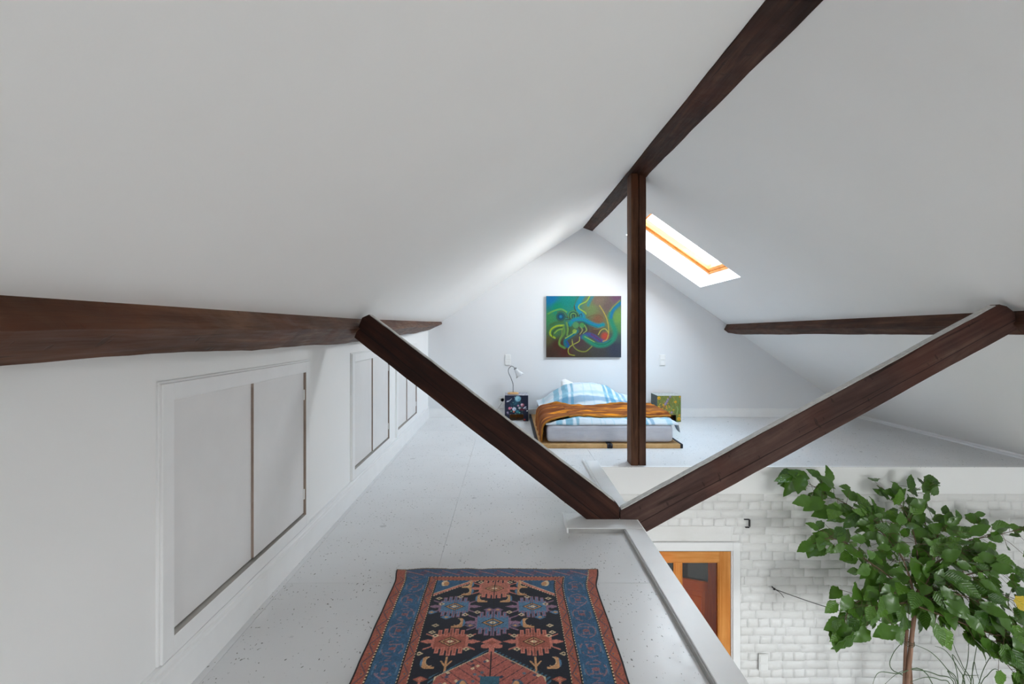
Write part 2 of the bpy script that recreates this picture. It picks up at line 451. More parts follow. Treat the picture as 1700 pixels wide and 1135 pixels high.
def added_window(num, axis, p, th, u0, u1, w0, w1, nrm):  # windows added out of view to let more sky light in
    bm = bmesh.new(); m = 0.06
    def bx(a, b, c, d, name, parent, mat):
        if axis == 'y': me = box(a, b, p+th*0.35, p+th*0.65, c, d, mat, 0.003)
        else: me = box(p+th*0.35, p+th*0.65, a, b, c, d, mat, 0.003)
        return link(name, me, parent, kind=None if parent else 'structure')
    w = bx(u0, u1, w0, w0+m, 'window_%d' % num, None, M_trim)  # added window, a guess that serves the light
    bx(u0, u1, w1-m, w1, 'frame_rail', w, M_trim); bx(u0, u0+m, w0+m, w1-m, 'frame_stile', w, M_trim); bx(u1-m, u1, w0+m, w1-m, 'frame_stile', w, M_trim)
    mid = (u0+u1)/2; bx(mid-0.03, mid+0.03, w0+m, w1-m, 'mullion', w, M_trim)
    for a, b in ((u0+m, mid-0.03), (mid+0.03, u1-m)):
        if axis == 'y': me = box(a, b, p+th*0.5-0.002, p+th*0.5+0.002, w0+m, w1-m, M_glass)
        else: me = box(p+th*0.5-0.002, p+th*0.5+0.002, a, b, w0+m, w1-m, M_glass)
        link('pane', me, w)
    c = Vector(((u0+u1)/2, p + (0 if axis == 'y' and nrm[1] > 0 else th), (w0+w1)/2)) if axis == 'y' else Vector((p+th, (u0+u1)/2, (w0+w1)/2))
    PORTALS.append((c, Vector(nrm), u1-u0, w1-w0, Vector((1, 0, 0)) if axis == 'y' else Vector((0, 1, 0))))
for i, h in enumerate(ADDWIN_NEAR): added_window(2+i, 'y', YN-0.15, 0.15, *h, (0, 1, 0))
for i, h in enumerate(ADDWIN_RIGHT): added_window(5+i, 'x', XR, 0.15, *h, (-1, 0, 0))

# light portals in the window openings (they only guide the sky's light in)
for i, (c, d, w, h, ax) in enumerate(PORTALS):
    la = bpy.data.lights.new('sky_portal', 'AREA'); la.shape = 'RECTANGLE'; la.size = w; la.size_y = h
    la.cycles.is_portal = True
    lo = bpy.data.objects.new('sky_portal', la); COL.objects.link(lo)
    z = -d.normalized(); x = ax.normalized(); y = z.cross(x).normalized(); x = y.cross(z)
    m = Matrix((x, y, z)).transposed().to_4x4(); m.translation = c - d.normalized()*0.02
    lo.matrix_world = m

# ------------------------------------------------------------------ painted brick wall of the room below, with its door
DX0, DX1, DZ = 1.30, 2.135, -0.803
wl_ = wall_with_holes('wall_lower', 'y', YW, 0.2, XL, XR, ZLOW, -0.02, [(DX0, DX1, ZLOW, DZ)], None)
def brick_paint():
    t = NT('white_painted_brick'); v = t.coord()
    big = t.noise(v, 1.6, 4); st = t.noise(t.scale(v, 1, 1, 2.5), 5, 4, 0.65); f = t.noise(v, 60, 5, 0.65); mid = t.noise(v, 13, 4)
    col = t.ramp(big, (0.3, (0.72, 0.715, 0.70)), (0.65, (0.80, 0.80, 0.80)))
    col = t.mix(t.ramp(st, (0.60, (0, 0, 0)), (0.80, (0.35,)*3)), col, (0.58, 0.565, 0.54))
    n = t.bump(mid, 0.5, 0.012); n = t.bump(f, 0.3, 0.003, n)
    return t.done(col, t.ramp(mid, (0.3, (0.4,)*3), (0.7, (0.6,)*3)), n, spec=0.4)
M_brick = brick_paint()
wl_.data.materials.clear(); wl_.data.materials.append(M_brick)
def brick_me(w, h, seed):
    r = random.Random(seed); nx, nz = 5, 3; V, Fc = [], []
    for j in range(nz):
        for i in range(nx):
            u, t = i/(nx-1), j/(nz-1)
            ed = (i in (0, nx-1)) or (j in (0, nz-1))
            x = (u-0.5)*w + r.uniform(-1, 1)*0.004; z = (t-0.5)*h + r.uniform(-1, 1)*0.0035
            y = 0.0070 if ed else r.uniform(0.0010, 0.0055)
            V.append((x, y, z))
    for j in range(nz-1):
        for i in range(nx-1): a = j*nx+i; Fc.append((a, a+1, a+nx+1, a+nx))
    ring = [i for i in range(nx)] + [j*nx+nx-1 for j in range(1, nz)] + [(nz-1)*nx+i for i in range(nx-2, -1, -1)] + [j*nx for j in range(nz-2, 0, -1)]
    b0 = len(V)
    for k in ring: V.append((V[k][0]*1.035, 0.016, V[k][2]*1.09))
    for a in range(len(ring)):
        b = (a+1) % len(ring); Fc.append((ring[b], ring[a], b0+a, b0+b))
    return mesh(V, Fc, M_brick, smooth=True)
CH = 0.0800
LONG = [brick_me(0.214, CH-0.004, 100+i) for i in range(7)]; SHORT = [brick_me(0.104, CH-0.004, 200+i) for i in range(5)]
spots = []
z = -0.256 - CH/2; row = 0
while z > ZLOW + 0.03:
    x = 0.55 + (0.0 if row % 2 else 0.055) + R.uniform(-0.02, 0.02); k = row
    while x < XR - 0.05:
        short = (row % 2 == 1 and R.random() < 0.85) or R.random() < 0.08
        w = 0.109 if short else 0.219 + R.uniform(-0.012, 0.012)
        xa_, xb_ = x, x + w
        if z < DZ + 0.13: lo, hi = DX0-0.075, 2.205          # the door and its casing
        elif z < DZ + 0.24: lo, hi = 0.90, 2.145             # plaster band over it
        else: lo = hi = 9.0
        if xa_ < lo < xb_: xb_ = lo - 0.004
        elif xa_ < hi < xb_: xa_ = hi + 0.004
        elif lo <= xa_ and xb_ <= hi: xb_ = xa_
        xb_ = min(xb_, XR - 0.02)
        if xb_ - xa_ > 0.035: spots.append(((xa_+xb_)/2, z + R.uniform(-1, 1)*0.003, xb_-xa_))
        x += w; k += 1
    z -= CH; row += 1
def vis(s):
    px = VX + s[0]/4.87*F; py = VY - (s[1]-H)/4.87*F
    return 0 if (1045 < px < 1710 and py < 1140) else 1
spots.sort(key=lambda s: (vis(s), -s[1]))
bmx = bmesh.new()
for i, (cx, cz, bw) in enumerate(spots):
    short = bw < 0.15; me = R.choice(SHORT if short else LONG); fx = (bw-0.005)/(0.104 if short else 0.214)
    M = Matrix.Translation((cx, YW-0.0095 - R.uniform(0, 0.004), cz)) @ Matrix.Rotation(R.uniform(-0.02, 0.02), 4, 'Y') @ Matrix.Diagonal((fx*R.uniform(0.98, 1.02), R.uniform(0.45, 1.0), R.uniform(0.90, 1.04), 1))
    if i < 298: link('brick', me, wl_, M)
    else:
        t_ = me.copy(); t_.transform(M); bmx.from_mesh(t_); bpy.data.meshes.remove(t_)
link('brick_courses', bm_mesh(bmx, M_brick, True), wl_, kind='stuff')
print('bricks', len(spots), sum(1 for s in spots if vis(s) == 0))
# smooth plaster band over the door head
link('plaster_patch', box(0.9, 2.13, YW-0.014, YW+0.01, DZ+0.088, DZ+0.235, M_brick, 0.004), wl_)

M_pine_d = wood('door_pine', (0, 0, 1), (1, 0, 0), rgb(194, 120, 52), rgb(212, 144, 76), rgb(224, 160, 92), fleck=0.0, rough=0.4, grain=1.4)
M_pine_h = wood('door_pine_rail', (1, 0, 0), (0, 0, 1), rgb(198, 124, 54), rgb(214, 146, 78), rgb(226, 160, 92), fleck=0.0, rough=0.4, grain=1.4)
M_red = wood('door_varnish', (0, 0, 1), (1, 0, 0), rgb(186, 72, 6), rgb(208, 90, 12), rgb(222, 108, 24), fleck=0.0, rough=0.35)
# casing + lining + glazed pine leaf
dr = link('door_1', box(DX1, DX1+0.068, YW-0.036, YW+0.06, ZLOW, DZ+0.086, M_trim, 0.003), kind='structure')
link('casing', box(DX0-0.068, DX0, YW-0.036, YW+0.06, ZLOW, DZ+0.086, M_trim, 0.003), dr)
link('casing', box(DX0, DX1, YW-0.036, YW+0.06, DZ+0.005, DZ+0.086, M_trim, 0.003), dr)
link('casing_edge', box(DX1-0.012, DX1, YW-0.022, YW+0.06, ZLOW, DZ, M_trim, 0.002), dr)
link('casing_edge', box(DX0, DX1-0.012, YW-0.022, YW+0.06, DZ-0.004, DZ+0.005, M_dark), dr)  # dark strip stands in for the shaded gap above the leaf
y0, y1 = YW-0.010, YW+0.032
xa, xb = DX0+0.003, DX1-0.014
link('stile', box(xb-0.108, xb, y0, y1, ZLOW+0.006, DZ-0.006, M_pine_d, 0.002), dr)
link('stile', box(xa, xa+0.108, y0, y1, ZLOW+0.006, DZ-0.006, M_pine_d, 0.002), dr)
link('rail', box(xa+0.108, xb-0.108, y0, y1, DZ-0.108, DZ-0.006, M_pine_h, 0.002), dr)
link('rail', box(xa+0.108, xb-0.108, y0, y1, ZLOW+0.006, ZLOW+0.20, M_pine_h, 0.002), dr)
mx = 1.622
link('muntin', box(mx-0.031, mx+0.031, y0+0.002, y1, ZLOW+0.20, DZ-0.108, M_pine_d, 0.006), dr)
for a, b in ((xa+0.108, mx-0.031), (mx+0.031, xb-0.108)):
    p = link('pane', box(a, b, y0+0.018, y0+0.022, ZLOW+0.20, DZ-0.108, M_glass), dr)
    link('glazing_bead', box(a, a+0.012, y0+0.004, y0+0.018, ZLOW+0.20, DZ-0.108, M_pine_d, 0.003), dr)
    link('glazing_bead', box(b-0.012, b, y0+0.004, y0+0.018, ZLOW+0.20, DZ-0.108, M_pine_d, 0.003), dr)
    link('glazing_bead', box(a+0.012, b-0.012, y0+0.004, y0+0.018, DZ-0.120, DZ-0.108, M_pine_h, 0.003), dr)
# second, red-brown door standing ajar in the hall behind the glass
ang = math.radians(-23)
MD = Matrix.Translation((2.10, YW+0.225, 0)) @ Matrix.Rotation(ang, 4, 'Z')
def rb(name, a, b, ya, yb, c, d, mat, par, bev=0.004): return link(name, box(a, b, ya, yb, c, d, mat, bev, 1, MD), par, kind='structure' if par is None else None)
d2 = rb('door_2', -0.095, 0.0, 0, 0.04, ZLOW+0.005, -0.83, M_red, None)
rb('stile', -0.80, -0.70, 0, 0.04, ZLOW+0.005, -0.83, M_red, d2)
rb('rail', -0.70, -0.095, 0, 0.04, -1.345, -1.24, M_red, d2); rb('rail', -0.70, -0.095, 0, 0.04, -0.93, -0.83, M_red, d2)
rb('rail', -0.70, -0.095, 0, 0.04, ZLOW+0.005, ZLOW+0.2, M_red, d2)
rb('bead', -0.70, -0.095, -0.006, 0.004, -1.262, -1.238, M_red, d2)
rb('panel', -0.70, -0.095, 0.014, 0.026, ZLOW+0.2, -1.345, M_red, d2, 0.0); rb('raised_field', -0.62, -0.155, 0.004, 0.02, ZLOW+0.27, -1.40, M_red, d2, 0.006)
rb('pane', -0.70, -0.095, 0.018, 0.022, -1.24, -0.93, glass_mat('darkened_glass', (0.10, 0.10, 0.11), 0.3), d2, 0.0)  # dark tint stands in for the unlit hall seen through the pane
# the dim hall behind
bm = bmesh.new()
add_box(bm, 0.5, 2.9, YW+1.5, YW+1.55, ZLOW, -0.3); add_box(bm, 0.45, 0.5, YW+0.2, YW+1.55, ZLOW, -0.3); add_box(bm, 2.9, 2.95, YW+0.2, YW+1.55, ZLOW, -0.3)
add_box(bm, 0.45, 2.95, YW+0.2, YW+1.55, -0.3, -0.26)
link('wall_hall', bm_mesh(bm, plain('hall_paint', (0.50, 0.47, 0.44), 0.8)), kind='structure')

# ------------------------------------------------------------------ timbers
def nz(*a): return mnoise.noise(Vector(a))
def hewn_y(name, secfn, ya, yb, mat, jit, label, cat='beam', step=0.09):
    """a beam along Y; secfn(y) gives its section as (x, z) points; jit = indices of the free (rough hewn) corners"""
    ys_ = np.linspace(ya, yb, int((yb-ya)/step)+1); V, Fc = [], []
    for y in ys_:
        s = secfn(y)
        for k, (x, z) in enumerate(s):
            if k in jit: x += 0.010*nz(y*1.6, k*3.1, 1.0) + 0.004*nz(y*7, k, 5.0); z += 0.010*nz(y*1.6, k*3.1, 9.0) + 0.004*nz(y*7, k, 2.0)
            V.append((x, y, z))
    n = len(secfn(ya)); m = len(ys_)
    for j in range(m-1):
        for k in range(n): k2 = (k+1) % n; Fc.append((j*n+k, (j+1)*n+k, (j+1)*n+k2, j*n+k2))
    Fc.append(tuple(range(n))); Fc.append(tuple((m-1)*n+k for k in range(n))[::-1])
    bm = bmesh.new(); bm.from_mesh(mesh(V, Fc)); o = link(name, bm_mesh(bm, mat)); return tag(o, label, cat, 'roof purlins' if name == 'purlin' else None)
def lerp_tab(tab, y):
    if y <= tab[0][0]: return tab[0][1:]
    for a, b in zip(tab, tab[1:]):
        if y <= b[0]:
            t = (y-a[0])/(b[0]-a[0]); return tuple(p+(q-p)*t for p, q in zip(a[1:], b[1:]))
    return tab[-1][1:]

W_ridge = wood('ridge_timber', (0, 1, 0), (1, 0, 0), (0.022, 0.009, 0.006), (0.050, 0.021, 0.013), (0.105, 0.050, 0.032), fleck=0.35, seed=1)
W_purl = wood('purlin_timber', (0, 1, 0), (0.6, 0, 0.8), (0.050, 0.020, 0.010), (0.100, 0.043, 0.022), (0.175, 0.085, 0.047), fleck=0.40, seed=2, rough=0.45)
W_purr = wood('right_purlin_timber', (0, 1, 0), (0.6, 0, 0.8), (0.035, 0.015, 0.010), (0.075, 0.034, 0.021), (0.12, 0.06, 0.04), fleck=0.3, seed=3)
W_post = wood('post_timber', (0, 0, 1), (1, 0, 0), (0.050, 0.020, 0.010), (0.100, 0.043, 0.021), (0.15, 0.068, 0.035), fleck=0.12, seed=4)
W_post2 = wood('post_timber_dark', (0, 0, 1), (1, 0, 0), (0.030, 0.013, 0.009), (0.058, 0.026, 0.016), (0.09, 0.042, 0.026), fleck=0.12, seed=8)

hewn_y('ridge_beam', lambda y: [(xt_l(y), 2.813), (xt_l(y), 2.99), (xt_r(y), 2.99), (xt_r(y), 2.768)], YN, YB-0.005, W_ridge, (0, 3),
       'dark hewn ridge beam running along the peak of the ceiling')
PL = [(-2.2, 1.052, 1.300, 1.222), (1.2, 1.048, 1.300, 1.225), (3.5, 1.045, 1.304, 1.206), (4.6, 1.030, 1.312, 1.226), (6.2, 1.010, 1.335, 1.262), (7.3, 0.990, 1.368, 1.30), (7.62, 0.984, 1.385, 1.355)]
def sec_l(y):
    a, zc, zl = lerp_tab(PL, y); t = 0.05 if y < 7.0 else 0.05*(7.75-y)/0.75
    return [(-a, z_l(-a, y)-0.002), (-a+t, zc), (-1.105, zl), (-1.155, zl+0.04), (-1.13, z_l(-1.13, y)+0.02), (-a-0.02, z_l(-a-0.02, y)+0.04)]
hewn_y('purlin', sec_l, YN, YB-0.004, W_purl, (1, 2), 'thick brown hewn purlin along the top of the left eaves wall')
def sec_r(y):
    x0 = 3.258; zc = z_r(x0, y); e = 0.0 if y < 7.2 else (y-7.2)*0.05
    return [(x0, zc-0.001), (x0-0.062+e, zc-0.088+e*0.5), (x0+0.020, zc-0.150+e), (x0+0.09, z_r(x0+0.09, y)-0.05), (x0+0.11, z_r(x0+0.11, y)+0.03), (x0+0.02, z_r(x0+0.02, y)+0.03)]
hewn_y('purlin', sec_r, YN, YB-0.004, W_purr, (1, 2), 'slim dark purlin along the right roof slope behind the diagonal brace')

post = thing('timber_post', (1.25, 4.98, 0.0), 'upright double timber post at the platform edge in front of the bed', 'post')
def post_half(x0, x1, y0, y1, mat, sd):
    V, Fc = [], []; zs = np.linspace(0.0, 2.795, 28); c = 0.006
    for z in zs:
        j = lambda k: 0.0025*nz(z*2.2, k, sd)
        V += [(x0+j(1), y0+c, z), (x0+c+j(1), y0+j(2), z), (x1-c+j(3), y0+j(2), z), (x1+j(3), y0+c, z), (x1, y1, z), (x0+j(1), y1, z)]
    n = 6
    for i in range(len(zs)-1):
        for k in range(n): k2 = (k+1) % n; Fc.append((i*n+k, i*n+k2, (i+1)*n+k2, (i+1)*n+k))
    Fc.append(tuple(range(n))[::-1]); Fc.append(tuple((len(zs)-1)*n+k for k in range(n)))
    return mesh(V, Fc, mat)
link('timber', post_half(1.182, 1.2505, 4.900, 5.07, W_post, 1.0), post)
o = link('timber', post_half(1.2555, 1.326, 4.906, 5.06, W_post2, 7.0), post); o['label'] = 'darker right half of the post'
link('gap_shade', box(1.249, 1.257, 4.93, 5.05, 0.0, 2.79, M_dark), post)  # near-black filler stands in for the shaded gap between the halves

def brace(name, a, c, upper, lower, tip_end, foot, thick, wmat, label, seed):
    """upper/lower: px lines (start, end) of the front face in the plane Y = c - a X; tip_end, foot: extra corner points"""
    def P(p): return at(p[0], p[1], c/(1 + a*(p[0]-VX)/F))
    pts = []
    def run(p, q, k, amp, sd):
        A, B = P(p), P(q); d = (B-A); nn = Vector((-d.z, 0, d.x)).normalized()
        for i in range(k):
            t = i/k; w = amp*nz(t*9, sd, 0.3) + amp*0.5*nz(t*30, sd, 4.0)
            pts.append(A + d*t + nn*(w if 0 < i else 0))
    run(upper[0], upper[1], 36, 0.0045, seed)
    pts.append(P(upper[1])); pts.extend(P(p) for p in foot)
    run(lower[1], lower[0], 36, 0.0040, seed+5)
    pts.append(P(lower[0])); pts.extend(P(p) for p in tip_end)
    nrm = Vector((a, 1, 0)).normalized()
    bm = bmesh.new()
    f = [bm.verts.new(p) for p in pts]; b = [bm.verts.new(p + nrm*thick) for p in pts]; n = len(pts)
    bm.faces.new(f); bm.faces.new(b[::-1])
    for i in range(n): bm.faces.new((f[i], b[i], b[(i+1) % n], f[(i+1) % n]))
    bmesh.ops.recalc_face_normals(bm, faces=bm.faces)
    ed = [e for e in bm.edges if all(any(abs((v.co-q).length) < 1e-6 for q in pts) for v in e.verts)]
    bmesh.ops.bevel(bm, geom=ed, offset=0.004, segments=1, affect='EDGES')
    o = link(name, bm_mesh(bm, wmat)); tag(o, label, 'beam', 'diagonal roof braces')
    # pale dusty skin of old wall paint along the top face
    A, B = P(upper[0]), P(upper[1]); d = (B-A).normalized(); up = Vector((-d.z, 0, d.x)); up = up if up.z > 0 else -up
    up = (up - nrm*up.dot(nrm)).normalized(); L = (B-A).length
    V, Fc = [], []; k = 50
    for i in range(k+1):
        t = 0.004 + 0.988*i/k; j = i/k
        w = 0.0045*nz(j*9, seed, 0.3) + 0.00225*nz(j*30, seed, 4.0)
        base = A + (B-A)*t + up*(w*0.6)
        fr = 0.007 + 0.006*abs(nz(j*40, seed, 8.0))
        for q in ((fr, -0.003), (fr, 0.006), (thick, 0.006), (thick, -0.003)): V.append(base + nrm*q[0] + up*q[1])
    for i in range(k):
        for m in range(4): m2 = (m+1) % 4; Fc.append((i*4+m, i*4+m2, (i+1)*4+m2, (i+1)*4+m))
    Fc.append((0, 3, 2, 1)); Fc.append((k*4, k*4+1, k*4+2, k*4+3))
    bm = bmesh.new(); bm.from_mesh(mesh(V, Fc)); s = link('painted_top', bm_mesh(bm, M_toppaint), o); s['label'] = 'pale painted top face of the brace'
    return o
M_toppaint = plain('pale_top_paint', (0.52, 0.51, 0.49), 0.8, nscale=30, amt=0.15)
dl = (at(975, 863, 3.43) - at(588, 560, 3.43)).normalized(); nl = Vector((-dl.z, 0, dl.x)); nl = nl if nl.z > 0 else -nl
p0l = (at(612, 522, 3.43) + at(588, 560, 3.43))/2
W_bl = wood('left_brace_timber', dl, nl, (0.014, 0.0045, 0.003), (0.030, 0.0095, 0.006), (0.058, 0.020, 0.011), cracks=((p0l.dot(nl)-0.02, 0.004),), fleck=0.10, seed=5, rough=0.5)
brace('timber_brace', 0.0, 3.43, ((612, 522), (1023, 835)), ((588, 560), (975, 863)), [(601, 527)], [(1028, 841), (1028.5, 862.6)], 0.07, W_bl,
      'diagonal brace from the left purlin down to the floor, darkest timber', 3.0)
aR, cR = 0.0774, 3.4876
PR = lambda x, y: at(x, y, cR/(1 + aR*(x-VX)/F))
d_r = (PR(1662, 504) - PR(1029, 848)).normalized(); n_r = Vector((-d_r.z, 0, d_r.x)); n_r = n_r if n_r.z > 0 else -n_r
p0r = (PR(1029, 849) + PR(1060, 890))/2
W_br = wood('right_brace_timber', d_r, n_r, (0.040, 0.019, 0.016), (0.074, 0.038, 0.031), (0.12, 0.072, 0.058), cracks=((p0r.dot(n_r)-0.03, 0.004),), fleck=0.55, seed=6, rough=0.55)
brace('timber_brace', aR, cR, ((1029.5, 848), (1660, 505)), ((1073.5, 883), (1690, 547)), [(1059, 862.6), (1029.5, 862.6)], [(1672, 508), (1685, 518)], 0.07, W_br,
      'diagonal brace from the floor edge up to the right purlin, greyish brown with hewing marks', 11.0)

# ------------------------------------------------------------------ eaves cupboards
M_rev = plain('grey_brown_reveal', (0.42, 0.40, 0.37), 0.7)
def cupboard(y0, y1, label):
    t = thing('eaves_cupboard', (XL, (y0+y1)/2, 0.16), label, 'cupboard', 'eaves cupboards along the left wall')
    z0, z1 = 0.162, 1.124; xf = -1.168; s = 0.062
    def B(name, ya, yb, za, zb, xa, xb, mat, bev=0.002, par=None): return link(name, box(xa, xb, ya, yb, za, zb, mat, bev), par or t)
    # outer backing strip, one step lower than the frame
    B('outer_moulding', y0, y1, z1-0.012, z1, XL-0.004, -1.176, M_trim); B('outer_moulding', y0, y0+0.014, z0, z1-0.012, XL-0.004, -1.176, M_trim); B('outer_moulding', y1-0.014, y1, z0, z1-0.012, XL-0.004, -1.176, M_trim)
    a, b, d, e = y0+0.010, y1-0.010, z0, z1-0.009
    B('stile', a, a+s, d, e, XL-0.004, xf, M_trim); B('stile', b-s*0.85, b, d, e, XL-0.004, xf, M_trim)
    B('rail', a+s, b-s*0.85, e-s, e, XL-0.004, xf, M_trim); B('rail', a+s, b-s*0.85, d, d+0.066, XL-0.004, xf, M_trim)
    ya, yb, za, zb = a+s, b-s*0.85, d+0.066, e-s; m = (ya+yb)/2
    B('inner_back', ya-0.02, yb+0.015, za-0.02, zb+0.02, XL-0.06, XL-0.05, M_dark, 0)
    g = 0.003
    B('reveal', yb-0.0012, yb+0.0002, za, zb, XL-0.045, xf-0.0015, M_edge_brown, 0); B('reveal', ya, yb-0.0012, za-0.0002, za+0.0012, XL-0.045, xf-0.0015, M_rev, 0)
    d1 = B('door', ya+0.0015, m-g, za+g+0.004, zb-0.002, XL-0.028, -1.1920, M_door_w, 0.0012)
    d2_ = B('door', m+0.001, yb-g-0.004, za+g+0.008, zb-0.002, XL-0.022, -1.1815, M_door_w, 0.0012)
    B('door_edge', m-0.0012, m+0.0009, za+g+0.008, zb-0.003, XL-0.020, -1.1825, M_edge_brown, 0, d2_)
    for zz in (zb-0.13, za+0.12): B('hinge', yb-0.012, yb-0.001, zz-0.03, zz+0.03, -1.182, -1.1755, M_trim, 0.002, d2_)
    return t
cupboard(*CUP[0], 'largest, nearest white two-door eaves cupboard in the left wall')
cupboard(*CUP[1], 'middle white eaves cupboard, its upper corner hidden by the left diagonal brace')
cupboard(*CUP[2], 'farthest white eaves cupboard, beside the back wall')

# ------------------------------------------------------------------ bed on two tatami mats
def straw(name, ribs):
    t = NT(name); v = t.coord()
    w = t.new('ShaderNodeTexWave', wave_type='BANDS', bands_direction='X'); w.inputs['Scale'].default_value = ribs; w.inputs['Distortion'].default_value = 0.4
    t.ln(v, w.inputs['Vector'])
    n = t.noise(v, 12, 4)
    c = t.ramp(n, (0.3, rgb(204, 162, 106)), (0.7, rgb(228, 190, 136)))
    c = t.mix(t.math('MULTIPLY', w.outputs['Fac'], 0.35), c, rgb(170, 126, 76))
    return t.done(c, 0.7, t.bump(w.outputs['Fac'], 0.3, 0.002), spec=0.3)
M_straw = straw('woven_straw', 40)
M_heri = plain('black_cloth_border', (0.028, 0.026, 0.034), 0.85, nscale=200, amt=0.3)
def tatami(x0, x1, label):
    t = thing('tatami_mat', ((x0+x1)/2, 6.6, 0), label, 'mat', 'tatami mats under the bed')
    link('straw_core', box(x0+0.028, x1-0.028, 5.61, 7.595, 0.0, 0.045, M_straw, 0.003), t)
    for a, b in ((x0, x0+0.0285), (x1-0.0285, x1)):
        link('cloth_border', box(a, b, 5.607, 7.597, 0.0, 0.0475, M_heri, 0.004), t)
tatami(0.3175, 1.118, 'left straw tatami mat with black cloth border, under the bed')
tatami(1.120, 1.920, 'right straw tatami mat with black cloth border, under the bed')

def sheet_mat():
    t = NT('pale_fitted_sheet'); v = t.coord()
    n = t.noise(v, 9, 4); rv = t.new('ShaderNodeMapping'); rv.inputs['Rotation'].default_value = (0, math.radians(-40), 0); rv.inputs['Scale'].default_value = (5, 5, 34)
    t.ln(v, rv.inputs[0]); fold = t.noise(rv.outputs[0], 1.0, 3)
    c = t.ramp(n, (0.3, (0.56, 0.58, 0.66)), (0.7, (0.62, 0.64, 0.71)))
    return t.done(c, 0.85, t.bump(fold, 0.35, 0.02, t.bump(t.noise(v, 160, 2), 0.15, 0.001)), spec=0.15)
M_sheet = sheet_mat()
mt = link('mattress', box(0.435, 1.835, 5.665, 7.555, 0.0485, 0.246, M_sheet, 0.055, 5))
for p in mt.data.polygons: p.use_smooth = True
tag(mt, 'low mattress with pale lavender grey fitted sheet lying on tatami', 'mattress')

AX = [(0.40, 0.0), (0.47, 0.02), (0.60, 0.095), (0.79, 0.215), (0.90, 0.245), (1.05, 0.252), (1.21, 0.245), (1.37, 0.215), (1.51, 0.13), (1.69, 0.085), (1.82, 0.03), (1.9, 0.0)]
def smooth(a, b, x): t = min(1, max(0, (x-a)/(b-a))); return t*t*(3-2*t)
def duv_h(X, Y):
    A = np.interp(X, [a for a, _ in AX], [b for _, b in AX])
    B = smooth(6.62, 7.06, Y) * (1 - 0.55*smooth(7.30, 7.52, Y))
    h = 0.297 + A*B + 0.016*nz(X*3.2, Y*3.2, 0.5) + 0.009*nz(X*9, Y*7, 2.5) + 0.007*nz(X*17+Y*6, Y*15, 6.5)
    h -= 0.022*math.exp(-((Y-6.70+0.12*(X-1))/0.05)**2) * smooth(0.6, 0.8, X)*(1-smooth(1.4, 1.6, X))
    h += 0.020*math.exp(-((Y-6.80+0.12*(X-1))/0.06)**2) * smooth(0.6, 0.8, X)*(1-smooth(1.4, 1.6, X))
    e = min(smooth(0.405, 0.62, X), 1-smooth(1.80, 1.905, X), smooth(5.68, 5.76, Y))
    h -= 0.045*(1-smooth(0.46, 0.80, X))*smooth(5.70, 5.85, Y)*(1-smooth(6.75, 6.95, Y))
    cov = (1-smooth(0.44, 0.54, X))*smooth(5.72, 5.84, Y)*(1-smooth(6.72, 6.90, Y))
    return (0.250 + (h-0.250)*(0.25+0.75*e))*(1-cov) + 0.247*cov
pil = link('pillow', box(0.80, 1.36, 7.12, 7.50, 0.25, 0.40, None, 0.07, 5))
for v in pil.data.vertices:
    X, Y = v.co.x, v.co.y; v.co.z = 0.252 + (v.co.z-0.25)*0.78
pil.data.materials.append(plain('white_cotton', (0.82, 0.82, 0.82), 0.9))
ov = [v for v in pil.data.vertices]
for p in pil.data.polygons: p.use_smooth = True
# one corner of the pillow pokes out beside the duvet
for v in ov:
    if v.co.x < 0.95 and v.co.y > 7.36: v.co.x -= 0.03; v.co.z += 0.215*smooth(0.25, 0.33, v.co.z)
tag(pil, 'white pillow, only a corner showing behind the checked duvet', 'pillow')

nx, ny = 150, 150
P = np.zeros((ny+3, nx+2, 3)); C = np.zeros((ny+3, nx+2, 3))
Xs = np.linspace(0.425, 1.895, nx); Ys = np.linspace(5.69, 7.53, ny)
WHITE, TEAL, DEEP, AQUA = lin((206, 216, 224)), lin((98, 160, 186)), lin((62, 128, 166)), lin((150, 194, 210))
SX = [(0.47, 0.50, AQUA, .6), (0.63, 0.70, TEAL, .9), (0.735, 0.815, TEAL, .95), (0.85, 0.885, TEAL, .9), (1.02, 1.03, AQUA, .6), (1.12, 1.13, AQUA, .6), (1.285, 1.32, TEAL, .95), (1.345, 1.415, TEAL, 1.0), (1.46, 1.51, TEAL, .9), (1.54, 1.58, DEEP, .7), (1.72, 1.78, AQUA, .8)]
SY = [(5.78, 5.84, TEAL, .8), (5.95, 6.2, AQUA, .6), (6.42, 6.47, AQUA, .6), (6.56, 6.60, AQUA, .7), (6.64, 6.71, TEAL, .7), (6.745, 6.815, DEEP, .85), (6.86, 6.90, AQUA, .7), (7.10, 7.12, AQUA, .8), (7.16, 7.22, AQUA, .5)]
def plaid(X, Y):
    c = WHITE.copy(); X2 = X + 0.012*nz(X*4, Y*5, 1) - 0.07*(Y-7.0) * (1 if X < 1.05 else -0.6); Y2 = Y + 0.03*nz(X*3, Y*3, 7)
    for a, b, k, al in SX:
        w = smooth(a-0.004, a+0.004, X2)*(1-smooth(b-0.004, b+0.004, X2)); c = c + (k-c)*w*al*(0.85+0.15*nz(X*60, Y*60, 0))
    for a, b, k, al in SY:
        w = smooth(a-0.006, a+0.006, Y2)*(1-smooth(b-0.006, b+0.006, Y2)); c = c + (k-c)*w*al*0.7
    return c
